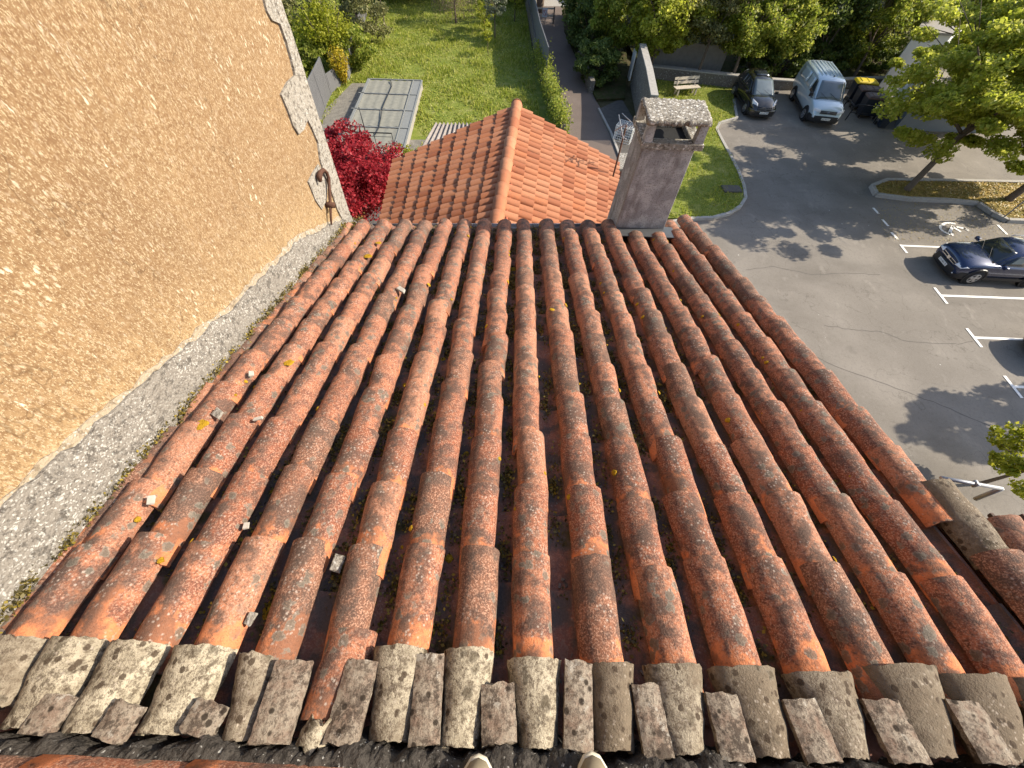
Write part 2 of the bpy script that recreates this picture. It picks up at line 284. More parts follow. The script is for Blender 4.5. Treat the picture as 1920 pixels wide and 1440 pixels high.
class MB:
    def __init__(s): s.V = []; s.F = []
    def add(s, V, Fc): b = len(s.V); s.V += [Vector(v) for v in V]; s.F += [tuple(i+b for i in f) for f in Fc]; return s
    def hexa(s, p):                         # 8 points: bottom ring then top ring
        return s.add(p, [(0, 3, 2, 1), (4, 5, 6, 7), (0, 1, 5, 4), (1, 2, 6, 5), (2, 3, 7, 6), (3, 0, 4, 7)])
    def box(s, c, d, rz=0, m=None):
        x, y, z = d[0]/2, d[1]/2, d[2]/2; q = m or Matrix.Rotation(rz, 3, 'Z')
        return s.hexa([Vector(c)+q@Vector(p) for p in ((-x, -y, -z), (x, -y, -z), (x, y, -z), (-x, y, -z), (-x, -y, z), (x, -y, z), (x, y, z), (-x, y, z))])
    def bar(s, a, b, wd, ht, up=(0, 0, 1)):
        a = Vector(a); b = Vector(b); d = (b-a).normalized(); r = d.cross(Vector(up)).normalized()*wd/2; u = r.cross(d).normalized()*ht/2
        return s.hexa([a-r-u, a+r-u, b+r-u, b-r-u, a-r+u, a+r+u, b+r+u, b-r+u])
    def tube(s, pts, rs, n=8, cap=True):
        pts = [Vector(p) for p in pts]; rs = rs if hasattr(rs, '__len__') else [rs]*len(pts); V = []; Fc = []; u = None
        for i, p in enumerate(pts):
            d = (pts[min(i+1, len(pts)-1)]-pts[max(i-1, 0)]).normalized()
            if u is None: u = d.orthogonal().normalized()
            else: u = (u-d*u.dot(d)).normalized()
            v = d.cross(u)
            for j in range(n): a = 2*math.pi*j/n; V.append(p+(u*math.cos(a)+v*math.sin(a))*rs[i])
        for i in range(len(pts)-1):
            for j in range(n): Fc.append((i*n+j, i*n+(j+1) % n, (i+1)*n+(j+1) % n, (i+1)*n+j))
        if cap: Fc += [tuple(range(n))[::-1], tuple(range((len(pts)-1)*n, len(pts)*n))]
        return s.add(V, Fc)
    def prism(s, poly, ext):                # planar polygon pushed along ext
        n = len(poly); poly = [Vector(p) for p in poly]; ext = Vector(ext)
        return s.add(poly+[p+ext for p in poly], [tuple(range(n))[::-1], tuple(range(n, 2*n))]+[(i, (i+1) % n, n+(i+1) % n, n+i) for i in range(n)])
    def quad(s, *p): return s.add(p, [tuple(range(len(p)))])
    def loft(s, rings, close=True, caps=True):
        n = len(rings[0]); V = [p for r in rings for p in r]; Fc = []
        for i in range(len(rings)-1):
            for j in range(n if close else n-1): Fc.append((i*n+j, i*n+(j+1) % n, (i+1)*n+(j+1) % n, (i+1)*n+j))
        if caps and close: Fc += [tuple(range(n))[::-1], tuple(range((len(rings)-1)*n, len(rings)*n))]
        return s.add(V, Fc)
    def build(s, name, mat, parent=None, smooth=False, bevel=0, subsurf=0):
        o = mesh(name, s.V, s.F, mat, parent, smooth)
        if bevel: b = o.modifiers.new('bevel', 'BEVEL'); b.width = bevel; b.segments = 2; b.limit_method = 'ANGLE'
        if subsurf: b = o.modifiers.new('sub', 'SUBSURF'); b.levels = subsurf; b.render_levels = subsurf
        return o
def sheet(name, pts, z, mat, parent=None, kind='structure'):
    o = mesh(name, [(p[0], p[1], z) for p in pts], [tuple(range(len(pts)))], mat, parent)
    if kind: o['kind'] = kind
    return o
def gz(*pp, z=0.0): return [Pz(x, y, z) for x, y in pp]
# ------------------------------------------------------------------ leaves, trees
def leaf_mesh(name, P, size, mat, parent=None, up=.3, asp=.7):
    n = len(P); P = np.asarray(P, float); nm = rng.normal(size=(n, 3)); nm[:, 2] = np.abs(nm[:, 2])+up; nm /= np.linalg.norm(nm, axis=1)[:, None]
    t = rng.normal(size=(n, 3)); u = np.cross(nm, t); u /= np.linalg.norm(u, axis=1)[:, None]+1e-9; v = np.cross(nm, u)
    s = (size*rng.uniform(.6, 1.35, n))[:, None]
    V = np.stack([P+u*s, P+v*s*asp+nm*s*.2, P-u*s, P-v*s*asp+nm*s*.2], 1).reshape(-1, 3)
    me = bpy.data.meshes.new(name); me.vertices.add(4*n); me.vertices.foreach_set('co', V.ravel().astype(np.float32))
    me.loops.add(4*n); me.loops.foreach_set('vertex_index', np.arange(4*n, dtype=np.int32)); me.polygons.add(n)
    me.polygons.foreach_set('loop_start', np.arange(0, 4*n, 4, dtype=np.int32)); me.polygons.foreach_set('loop_total', np.full(n, 4, np.int32))
    me.materials.append(MT[mat]); me.update(calc_edges=True); me.validate()
    o = bpy.data.objects.new(name, me); COL.objects.link(o); o.parent = parent; return o
def crown_points(c, rx, ry, rz, n, nclump=60, cr=.26, shell=.45):
    d = rng.normal(size=(nclump, 3)); d /= np.linalg.norm(d, axis=1)[:, None]; r = rng.uniform(shell, 1, nclump)**.7
    C = d*r[:, None]; wts = rng.uniform(.4, 1.3, nclump); k = rng.choice(nclump, n, p=wts/wts.sum())
    q = rng.normal(size=(n, 3)); q /= np.linalg.norm(q, axis=1)[:, None]; q *= (rng.uniform(0, 1, n)**.45)[:, None]*cr*rng.uniform(.6, 1.3, nclump)[k][:, None]
    q[:, 2] *= .65
    return (C[k]+q)*np.array([rx, ry, rz])+np.array(c)
def tree(name, base, h, crown, mat, n, size, label, group=None, trunk_r=.12, lean=(0, 0), cat='tree', nclump=60, cr=.26, limbs=7, trunk_mat='bark', shell=.45):
    base = Vector(base); t = empty(name, base); tag(t, label, cat, group)
    cx, cy, cz, rx, ry, rz = crown; mb = MB(); top = Vector((cx, cy, cz))
    mid = Vector((lean[0]*.5, lean[1]*.5, (cz-rz*.6)*.55))
    fork = Vector((lean[0], lean[1], max(.3, cz-rz*.75)))
    mb.tube([(0, 0, -.1), (0, 0, .15), mid, fork, fork.lerp(top, .55)], [trunk_r*1.35, trunk_r*1.1, trunk_r*.9, trunk_r*.75, trunk_r*.3], 10)
    for i in range(limbs):
        a = 2.4*i+random.random(); e = Vector((cx+rx*.75*math.cos(a), cy+ry*.75*math.sin(a), cz+rz*random.uniform(-.35, .6)))
        st = fork.lerp(top, random.uniform(-.1, .4)); m1 = st.lerp(e, .5)+Vector((0, 0, rz*.12))
        mb.tube([st, m1, e], [trunk_r*.5, trunk_r*.28, trunk_r*.08], 6)
        for j in range(3):
            e2 = e+Vector((random.uniform(-.3, .3)*rx, random.uniform(-.3, .3)*ry, random.uniform(-.2, .3)*rz)); mb.tube([m1.lerp(e, .4), e2], [trunk_r*.18, trunk_r*.05], 5)
    mb.build('trunk', trunk_mat, t, True)
    leaf_mesh('crown', crown_points((cx, cy, cz), rx, ry, rz, n, nclump, cr, shell), size, mat, t)
    return t
def shrub(name, base, r, h, mat, n, size, label, group=None, cat='shrub', rx=None, spiky=False):
    t = empty(name, base); tag(t, label, cat, group); mb = MB()
    for i in range(7):
        a = i*.9; mb.tube([(0, 0, -.05), (math.cos(a)*r*.35, math.sin(a)*r*.35, h*.45), (math.cos(a)*r*.7, math.sin(a)*r*.7, h*.8)], [.035, .022, .008], 5)
    mb.build('stem', 'bark', t, True)
    if spiky:                                # wand-like shoots fanning up and out
        m = n//30; P = []
        for i in range(m):
            a = random.uniform(0, 6.28); q = random.random()**.6; e = np.array([math.cos(a)*q*(rx or r), math.sin(a)*q*r, h*(1.05-.35*q)*random.uniform(.7, 1)])
            tt = rng.uniform(.15, 1, 30)[:, None]; P.append(e*np.concatenate([tt**1.3, tt**1.3, tt], 1)+rng.normal(size=(30, 3))*.05)
        P = np.concatenate(P)
    else: P = crown_points((0, 0, h*.52), rx or r, r, h*.52, n, 34, .34)
    leaf_mesh('foliage', P, size, mat, t); return t
# ================================================================== SETTING
sheet('ground', [(-160, -60), (160, -60), (160, 260), (-160, 260)], -.02, 'soil')
LAWN = gz((560, 0), (520, -30), (1010, -30), (1000, 120), (1040, 200), (1045, 330), (760, 420), (500, 300))
sheet('lawn', [(-40, 14), (2.2, 14), (2.5, 20)]+[tuple(p)[:2] for p in gz((1048, 260), (1020, 180), (1000, 110), (985, 0))]+[(1.2, 70), (-40, 70)], -.012, 'lawn')
lot = [(4.6, -25), (80, -25), (80, 33), (13.2, 33), (13.2, 29.0), (7.4, 22)]+[(4.6, 12)]
sheet('parking_lot', lot, .0, 'asphalt')
pl = gz((985, -40), (1000, 60), (1010, 110), (1030, 170), (1060, 240), (1120, 330)); pr = gz((1180, 420), (1175, 300), (1150, 240), (1118, 190), (1085, 120), (1058, 60), (1050, -40))
sheet('path', pl+pr, .004, 'path')
sheet('pavement', gz((1122, 205), (1165, 185), (1195, 235), (1215, 330), (1175, 330)), .012, 'dkslab')
mb = MB(); kp = gz((1122, 205), (1145, 250), (1175, 330))
for a, b in zip(kp, kp[1:]): mb.bar(a+Vector((0, 0, .03)), b+Vector((0, 0, .03)), .12, .12)
tag(mb.build('kerb', 'kerb'), kind='structure')
# planted corner with the bench
cl = [(1300, 412), (1335, 411), (1365, 403), (1386, 390), (1396, 374), (1393, 352), (1383, 325), (1368, 295), (1352, 265), (1342, 245), (1348, 233), (1380, 224)]
kc = gz(*cl); lawn2 = kc+gz((1372, 168), (1215, 150), (1196, 235), (1215, 412))
mb = MB(); mb.prism([p+Vector((0, 0, .01)) for p in lawn2][::-1], (0, 0, .09)); o = mb.build('corner_lawn', 'lawn'); tag(o, kind='structure')
mb = MB(); kk = gz((1190, 430), (1250, 420))+kc+gz((1374, 190))
for a, b in zip(kk, kk[1:]): mb.bar(a+Vector((0, 0, .065)), b+Vector((0, 0, .065)), .16, .14)
tag(mb.build('kerb', 'kerb'), kind='structure')
mb = MB(); c = Pz(1372, 354, .15); mb.box(c, (.95, .6, .05), .05); mb.box(c+Vector((0, 0, .03)), (.85, .5, .02), .05); o = mb.build('inspection_cover', 'dkslab'); tag(o, 'grey inspection cover set in the corner lawn beside the kerb', 'cover')
# tree island
ip = [(1632, 352), (1640, 368), (1700, 376), (1780, 379), (1830, 384), (1858, 403), (1885, 416), (1990, 420), (2150, 400), (2100, 345), (1900, 345), (1760, 342), (1660, 341)]
kp = gz(*ip); mb = MB(); mb.prism([p+Vector((0, 0, .01)) for p in kp], (0, 0, .11)); tag(mb.build('tree_island', 'litter'), kind='structure')
mb = MB()
for a, b in zip(kp, kp[1:]+kp[:1]): mb.bar(a+Vector((0, 0, .085)), b+Vector((0, 0, .085)), .2, .17)
tag(mb.build('kerb', 'kerb'), kind='structure')
lv = []
# painted markings
bays = [gz((1690, 459))[0], gz((1761, 552))[0], gz((1820, 629.5))[0], gz((1891, 721))[0]]
x0 = 18.55; ys = [15.55, 12.28, 9.97, 7.68, 5.4]
for i, y in enumerate(ys):
    mb = MB(); mb.box((x0+2.4, y-.07, .012), (4.8, .11, .004))
    if i: mb.box((x0, y-.07, .0125), (.11, .95, .005))
    else: mb.box((x0, y-.3, .0125), (.11, .6, .005))
    tag(mb.build('parking_line', 'paint'), kind='structure')
for a, b in (((1637, 390), (1647, 401)), ((1654, 412), (1665, 424)), ((1671, 436), (1683, 449)), ((1870, 422), (1888, 440))):
    a, b = gz(a, b); mb = MB(); mb.bar(a+Vector((0, 0, .012)), b+Vector((0, 0, .012)), .12, .005); tag(mb.build('parking_line', 'paint'), kind='structure')
mb = MB(); cc = gz((1778, 432))[0]
arc = gz((1791, 420), (1780, 418), (1771, 419), (1763, 424), (1763, 429), (1768, 434), (1776, 438), (1786, 438))
for a, b in zip(arc, arc[1:]): mb.bar(a+Vector((0, 0, .012)), b+Vector((0, 0, .012)), .13, .004)
for a, b in (((1786, 424), (1778, 440)), ((1778, 436), (1787, 442)), ((1784, 425), (1801, 435)), ((1793, 426), (1813, 430)), ((1806, 428), (1816, 433))):
    a, b = gz(a, b); mb.bar(a+Vector((0, 0, .0165)), b+Vector((0, 0, .0165)), .13, .004)
tag(mb.build('wheelchair_symbol', 'paint'), kind='structure')
for sx in (((1352, 555), (1400, 600), (1480, 648), (1590, 695), (1700, 735), (1800, 775), (1920, 825), (2100, 900)), ((1545, 610), (1600, 618), (1650, 622), (1700, 640), (1790, 645), (1830, 640)), ((1400, 505), (1450, 500), (1520, 515), (1600, 512), (1660, 516))):
    V = []; pts = [p for a, b in zip(gz(*sx), gz(*sx)[1:]) for p in (a.lerp(b, u/6) for u in range(6))]
    for p in pts: wob = random.gauss(0, .02); V += [p+Vector((wob, wob-.012, .004)), p+Vector((wob, wob+.012, .004))]
    o = mesh('tar_seam', V, [(2*i, 2*i+2, 2*i+3, 2*i+1) for i in range(len(pts)-1)], 'tar'); o['kind'] = 'structure'
# ------------------------------------------------------------------ grass blades
def inpoly(P, poly):
    x, y = P[:, 0], P[:, 1]; r = np.zeros(len(P), bool); n = len(poly)
    for i in range(n):
        x1, y1 = poly[i][:2]; x2, y2 = poly[(i+1) % n][:2]
        with np.errstate(divide='ignore', invalid='ignore'): k = ((y1 > y) != (y2 > y)) & (x < (x2-x1)*(y-y1)/(y2-y1+1e-12)+x1)
        r ^= k
    return r
def grass(name, poly, n, h, wd, z, mat, label, holes=()):
    poly = [(p[0], p[1]) for p in poly]; xs = [p[0] for p in poly]; yy = [p[1] for p in poly]
    P = np.stack([rng.uniform(min(xs), max(xs), n), rng.uniform(min(yy), max(yy), n)], 1); P = P[inpoly(P, poly)]
    for hl in holes: P = P[~inpoly(P, [(p[0], p[1]) for p in hl])]
    pn = np.sin(P[:, 0]*.9+2*np.sin(P[:, 1]*.45))+np.sin(P[:, 1]*.8+1.7*np.sin(P[:, 0]*.6+1))+.7*np.sin(P[:, 0]*2.3+P[:, 1]*1.9); P = P[(pn < 1.25) | (rng.uniform(0, 1, len(P)) < .35)]
    m = len(P); a = rng.uniform(0, 6.28, m); hh = h*rng.uniform(.4, 1.4, m)*(1+.5*np.sin(P[:, 0]*1.7+np.sin(P[:, 1]*1.1)*2)); dx = np.cos(a)*wd; dy = np.sin(a)*wd; t = rng.normal(size=(m, 2))*h*.5
    V = np.stack([np.stack([P[:, 0]-dx, P[:, 1]-dy, np.full(m, z)], 1), np.stack([P[:, 0]+dx, P[:, 1]+dy, np.full(m, z)], 1), np.stack([P[:, 0]+t[:, 0], P[:, 1]+t[:, 1], z+hh], 1)], 1).reshape(-1, 3)
    me = bpy.data.meshes.new(name); me.vertices.add(3*m); me.vertices.foreach_set('co', V.ravel().astype(np.float32)); me.loops.add(3*m); me.loops.foreach_set('vertex_index', np.arange(3*m, dtype=np.int32))
    me.polygons.add(m); me.polygons.foreach_set('loop_start', np.arange(0, 3*m, 3, dtype=np.int32)); me.polygons.foreach_set('loop_total', np.full(m, 3, np.int32)); me.materials.append(MT[mat]); me.update(calc_edges=True)
    o = bpy.data.objects.new(name, me); COL.objects.link(o); tag(o, label, 'grass', None, 'stuff'); return o
pool_px = [(636, 272), (758, 277), (791, 151), (692, 148)]
pool = [Pz(x, y, .45) for x, y in pool_px]
gravel = gz((585, 260), (640, 262), (700, 160), (668, 160), (640, 200), (600, 250))
grass('grass', [(-30, 17), (1.2, 17), (1.6, 26), (.9, 38), (.6, 62), (-30, 62)], 150000, .13, .045, -.01, 'grass', 'uneven mown grass of the long garden', (pool, [tuple(p) for p in gz((560, 300), (760, 300), (800, 260), (700, 156), (655, 156))]))
grass('grass', [tuple(p) for p in lawn2], 26000, .07, .03, .1, 'grass', 'short grass of the kerbed corner by the car park')
def litter(name, poly, n, size, z, mat, label):
    poly = [(p[0], p[1]) for p in poly]; xs = [p[0] for p in poly]; yy = [p[1] for p in poly]
    P = np.stack([rng.uniform(min(xs), max(xs), n), rng.uniform(min(yy), max(yy), n)], 1); P = P[inpoly(P, poly)]
    o = leaf_mesh(name, np.c_[P, np.full(len(P), z)+rng.uniform(0, .03, len(P))], size, mat, None, 2.5); tag(o, label, 'leaves', None, 'stuff')
MT['dry'] = leaf_mat('dry_leaves', (.30, .20, .05), (.45, .32, .08), (.22, .22, .04), .2)
litter('fallen_leaves', kp, 9000, .05, .13, 'dry', 'dry yellow leaves covering the kerbed tree island')
litter('fallen_leaves', [(18, 15.8), (29, 15.8), (29, 19.5), (20, 20.5), (18.6, 18)], 2600, .025, .006, 'dry', 'thin scatter of dry leaves on the disabled parking bay')
sheet('gravel_bed', gz((560, 300), (640, 305), (700, 156), (660, 156), (600, 215)), .004, 'gravel')
sheet('gravel_bed', gz((745, 262), (800, 262), (800, 300), (745, 300)), .005, 'gravel')
sheet('terrace', gz((600, 276), (760, 276), (760, 300), (745, 420), (640, 440), (560, 420)), .012, 'dkslab')
# ================================================================== LEFT BUILDING
WX = -1.78
bld = empty('rendered_building', (WX, 1, 0)); tag(bld, 'tall ochre roughcast building rising on the left of the tiled roof', 'building')
def loc(o, p): o.matrix_parent_inverse = Matrix.Translation(-Vector(p.location)); return o
ctop = Px(519, -12, WX); cbot = Px(656, 410, WX); dirc = (ctop-cbot); cground = cbot-dirc*(cbot.z/dirc.z); ctt = cbot+dirc*((CZ+5-cbot.z)/dirc.z)
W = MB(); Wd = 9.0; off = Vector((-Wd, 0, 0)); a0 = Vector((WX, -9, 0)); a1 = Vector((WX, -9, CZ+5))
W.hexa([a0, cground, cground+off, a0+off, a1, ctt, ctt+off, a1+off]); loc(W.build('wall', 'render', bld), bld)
def wallpoly(px, name, mat, th=.012, jag=0):
    pts = []
    for i, p in enumerate(px):
        pts.append(Px(p[0], p[1], WX)); q = px[(i+1) % len(px)]
        if jag and i < jag:
            a, b = Px(*p, WX), Px(*q, WX); L = (b-a).length; m = int(L/.05)
            for j in range(1, m): pts.append(a.lerp(b, j/m)+Vector((0, random.uniform(-.012, .012), random.uniform(-.015, .015))))
    m = MB().prism([p+Vector((-.01, 0, 0)) for p in pts], (th+.01, 0, 0)); o = m.build(name, mat, bld); return loc(o, bld)
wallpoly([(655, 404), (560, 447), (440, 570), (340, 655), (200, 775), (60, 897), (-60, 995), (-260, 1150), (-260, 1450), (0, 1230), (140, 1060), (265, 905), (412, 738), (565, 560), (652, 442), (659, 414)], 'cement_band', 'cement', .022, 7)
wallpoly([(655, 398), (556, 441), (436, 563), (334, 648), (192, 767), (54, 886), (-60, 982), (-60, 1010), (60, 905), (200, 782), (340, 662), (440, 577), (560, 454), (656, 410)], 'cement_feather', 'feather', .006, 6)
# quoins down the corner, traced
cpx = lambda y: 519+(656-519)*(y+12)/422
inn = [(640, 412), (630, 392), (624, 374), (616, 350), (604, 322), (598, 300), (594, 268), (582, 240), (574, 224), (567, 243), (557, 252), (547, 236), (536, 205), (524, 177), (536, 154), (550, 141), (543, 112), (533, 78), (521, 44), (507, 38), (497, 20), (488, -14)]
for (i0, i1) in ((0, 6), (6, 8), (8, 15), (15, 18), (18, 21)):
    seg = inn[i0:i1+1]; wallpoly([(cpx(seg[0][1])+.5, seg[0][1]), (cpx(seg[-1][1])+.5, seg[-1][1])]+seg[::-1], 'quoin', 'quoin', .016+.003*(i0 % 2))
wallpoly([(576, 341), (584, 325), (595, 308), (603, 322), (612, 346), (611, 372), (602, 393), (590, 376)], 'mortar_patch', 'quoin', .012)
hk = [(591, 341), (589, 331), (591, 323), (597, 318), (603, 323), (607, 333), (608.5, 350), (609.5, 368), (610.5, 384), (611, 400), (612.5, 421)]
mb = MB(); mb.tube([Px(x, y, WX)+Vector((.045, 0, 0)) for x, y in hk], [.014, .026, .022, .017, .016, .016, .014, .014, .014, .011, .008], 8); mb.tube([Px(610.5, 384, WX)+Vector((-.02, 0, 0)), Px(610.5, 384, WX)+Vector((.085, 0, 0))], .026, 8)
loc(mb.build('wall_anchor', 'rust', bld, True), bld)
# ================================================================== TILED HOUSE
house = empty('tiled_house', (0, 1.6, 0)); tag(house, 'old house with a mossy canal-tile roof sloping to the eaves and a chimney', 'house')
def hp(o): return loc(o, house)
def colX(k): return .131+.2145*k if k <= 0 else .14+.24*k
def skew(k): return max(-.055, -.013*abs(k)) if k < 0 else 0.0
def colXY(k, Y): return colX(k)+skew(k)*(1-min(Y, 3.8)/3.8)
def eaveY(X): return 3.86+.10*(X-.13)
CA = math.cos(RA)
class TB:                                   # collects roof tiles with their shading attributes
    def __init__(s): s.V = []; s.F = []; s.u = []; s.v = []; s.s = []; s.n = []
    def tile(s, X, Y0, L, w0, w1, h0, h1, z0, z1, sd, near, nu=14, nv=7, concave=False, th=.014, rough=.003, yaw=0, jag=0, roll=0):
        b = len(s.V); sg = -1 if concave else 1; ph = [random.uniform(0, 6.28) for _ in range(4)]; je = [random.gauss(0, jag) for _ in range(nu+1)]; jf = [random.gauss(0, jag) for _ in range(nu+1)]
        for lay in (0, 1):
            for j in range(nv+1):
                t = j/nv
                for i in range(nu+1):
                    q = -1+2*i/nu; th_ = q*math.pi/2; w = w0+(w1-w0)*t; h = h0+(h1-h0)*t; d = lay*th
                    x = (w-d)*math.sin(th_); z = (h-d)*(max(0, math.cos(th_))**.85)-.0
                    wob = rough*(math.sin(5*t+ph[0]+q*2)+math.sin(11*t+ph[1]-q*5)*.6+math.sin(23*t+q*9+ph[2])*.35)
                    x += wob*math.sin(th_); z += wob*math.cos(th_)
                    z = sg*(z-(h1 if not concave else 0)); sl = Y0/CA+L*t+(je[i] if j == 0 else jf[i] if j == nv else 0)
                    x += roll*z
                    base = z0+(z1-z0)*t; xx = X+x+yaw*(t-.5)*L
                    p = Vector((xx, 0, CZ-1.6))+RS*sl+RN*(base+z); s.V.append(p); s.u.append(q); s.v.append(t); s.s.append(sd); s.n.append(near)
        m = nu+1; N = m*(nv+1)
        for j in range(nv):
            for i in range(nu):
                a = b+j*m+i; s.F.append((a, a+1, a+m+1, a+m) if not concave else (a, a+m, a+m+1, a+1)); c = a+N; s.F.append((c, c+m, c+m+1, c+1) if not concave else (c, c+1, c+m+1, c+m))
        for i in range(nu):
            a = b+i; s.F.append((a, a+N, a+N+1, a+1)); a = b+nv*m+i; s.F.append((a, a+1, a+N+1, a+N))
        for j in range(nv):
            a = b+j*m; s.F.append((a, a+m, a+m+N, a+N)); a += nu; s.F.append((a, a+N, a+m+N, a+m))
    def build(s, name, mat, parent):
        o = mesh(name, s.V, s.F, mat, parent, True, dict(tu=s.u, tv=s.v, sd=s.s, nr=s.n))
        o.data.set_sharp_from_angle(angle=rad(50)) if hasattr(o.data, 'set_sharp_from_angle') else None
        return o
joint0 = {-8: -.078, -7: -.075, -6: -.07, -5: -.065, -4: -.07, -3: -.06, -2: -.07, -1: -.09, 0: -.10, 1: -.09, 2: -.10, 3: -.10, 4: -.10, 5: -.105, 6: -.12, 7: -.11, 8: .52}
chim_cols = (5, 6)
def column(k, X, y0, y1, mat='tile'):
    T = TB(); y = y0; first = True; row = 0; dx = 0
    while y < y1-.03:
        e = random.uniform(.285, .35)*CA
        if y+e > y1-.12: e = y1-y
        L = (e+.10)/CA if not (y+e >= y1-.001) else e/CA
        dx = random.gauss(0, .0045); near = max(0, min(1, 1-(y-y0)/1.6))
        # starts uphill under its neighbour, its wide mouth downhill lying over the next one
        X = colXY(k, y+e/2) if k < 9 else X
        ws = random.uniform(.965, 1.035); T.tile(X+dx, y-.09, L+.0, (.0715 if k <= 0 else .0765)*ws, (.0795 if k <= 0 else .085)*ws, .074, .080, -.0165, .001+random.uniform(-.003, .003), random.random(), near, yaw=random.gauss(0, .018), roll=random.gauss(0, .05), rough=.0024, jag=.0018)
        T_end = y+e; y = T_end; row += 1
    o = hp(T.build('tile_column', mat, house)); return o
# note: each tile spans [y-.09, y+e+.01]; the next begins 9 cm further uphill, below it
for k in range(-8, 9):
    X = colX(k); ye = eaveY(X)+random.uniform(-.02, .02)
    if k in chim_cols: ye = 3.66
    if k == 8: ye = 4.2
    column(k, X, joint0[k], ye)
for k in range(-9, 8):
    X = (colX(k)+colX(k+1))/2; T = TB(); y = -.28+random.uniform(0, .12); ye = eaveY(X)-.03
    if k in (5, ): ye = 3.6
    while y < ye-.05:
        e = random.uniform(.30, .36); e = min(e, ye-y)
        X = (colXY(k, y)+colXY(k+1, y))/2
        T.tile(X+random.gauss(0, .004), y-.06, (e+.09)/CA, .098, .082, .062, .056, -.098, -.080, random.random(), 0, concave=True, rough=.002); y += e
    hp(T.build('pan_tiles', 'pan', house))
T = TB(); y = -.05
while y < 3.45:
    e = random.uniform(.2, .34); T.tile(WX+random.uniform(.012, .030), y-.06, (e+.08)/CA, .070, .080, .06, .066, -.058+random.uniform(-.012, .012), -.034+random.uniform(-.012, .012), random.random(), .5, 12, 7, rough=.004, jag=.006, yaw=random.gauss(0, .05), roll=random.gauss(0, .25)); y += e+random.choice((0, 0, .06))
hp(T.build('wall_edge_tiles', 'tile', house))
for k, X in ((9, 2.32), (10, 2.58)):         # the roof widens to the right below the ridge
    column(k, X, -.12, .50+.05*k/10)
    T = TB(); T.tile(X-.13, -.3, .5, .1, .085, .06, .056, -.1, -.08, .4, 0, concave=True); T.tile(X-.13, .1, .42, .1, .085, .06, .056, -.1, -.085, .4, 0, concave=True); hp(T.build('pan_tiles', 'pan', house))
# pale lichened course below the ridge, traced: centre and width of the downhill end, then of the uphill end
pale = [((25, 1192), 112, (-55, 1330), 112, 'pale', .5), ((134, 1194), 112, (22, 1375), 118, 'pale', .15), ((245, 1202), 112, (137, 1386), 112, 'pale', .05), ((374, 1210), 120, (280, 1388), 108, 'pale', .0), ((476, 1225), 76, (434, 1399), 72, 'pale', .6),
        ((746, 1211), 104, (726, 1401), 86, 'mixed', .3), ((880, 1215), 98, (857, 1412), 78, 'pale', .1), ((1005, 1233), 104, (1011, 1416), 76, 'pale', .2), ((1152, 1241), 90, (1157, 1420), 84, 'pale', .9), ((1268, 1244), 112, (1300, 1428), 84, 'pale', .45), ((1402, 1248), 126, (1462, 1432), 88, 'pale', .75),
        ((1548, 1259), 128, (1616, 1434), 90, 'pale', .65), ((1702, 1246), 142, (1780, 1432), 104, 'pale', .7), ((1836, 1264), 140, (1925, 1440), 108, 'mixed', .95), ((1975, 1270), 140, (2080, 1445), 108, 'mixed', .9)]
for (dx_, dy_), dw_, (ux_, uy_), uw_, m_, sdv in pale:
    D = Pr(dx_, dy_); U_ = Pr(ux_, uy_-12); wd1 = (Pr(dx_+dw_/2, dy_)-Pr(dx_-dw_/2, dy_)).length/2; wd0 = (Pr(ux_+uw_/2, uy_)-Pr(ux_-uw_/2, uy_)).length/2
    L = (D.y-U_.y)/CA; T = TB(); T.tile((D.x+U_.x)/2, U_.y, L, wd0, wd1, .072, .080, -.006, .016, sdv, .0, 18, 16, rough=.0032, jag=.0022, th=.015, yaw=(D.x-U_.x)/L); hp(T.build('ridge_course_tile', m_, house))
T = TB(); T.tile(colX(-3)-.02, -.27, .24, .074, .086, .072, .08, -.012, .006, .5, .6, 14, 8, yaw=.1); hp(T.build('tile_column', 'tile', house))
D = Pr(598, 1345); U_ = Pr(572, 1408); T = TB(); T.tile((D.x+U_.x)/2, U_.y, (D.y-U_.y)/CA, .055, .055, .06, .07, -.01, .002, .1, 0, 12, 6, jag=.008, th=.018, yaw=.3); hp(T.build('ridge_course_tile', 'pale', house))
# rake: pale tile and dark tiles that close the right edge near the ridge
Da, Ua = Pr(1768, 902), Pr(1898, 1056); T = TB(); T.tile((Da.x+Ua.x)/2, Ua.y, (Da.y-Ua.y)/CA, .088, .096, .085, .09, .0, .022, .75, 0, 16, 14, rough=.004, jag=.003); hp(T.build('verge_tile', 'pale', house))
T = TB(); T.tile(Ua.x+.01, Ua.y-.36, .42, .09, .10, .085, .09, .008, .03, .9, .3, 14, 8); hp(T.build('verge_tile', 'tile', house))
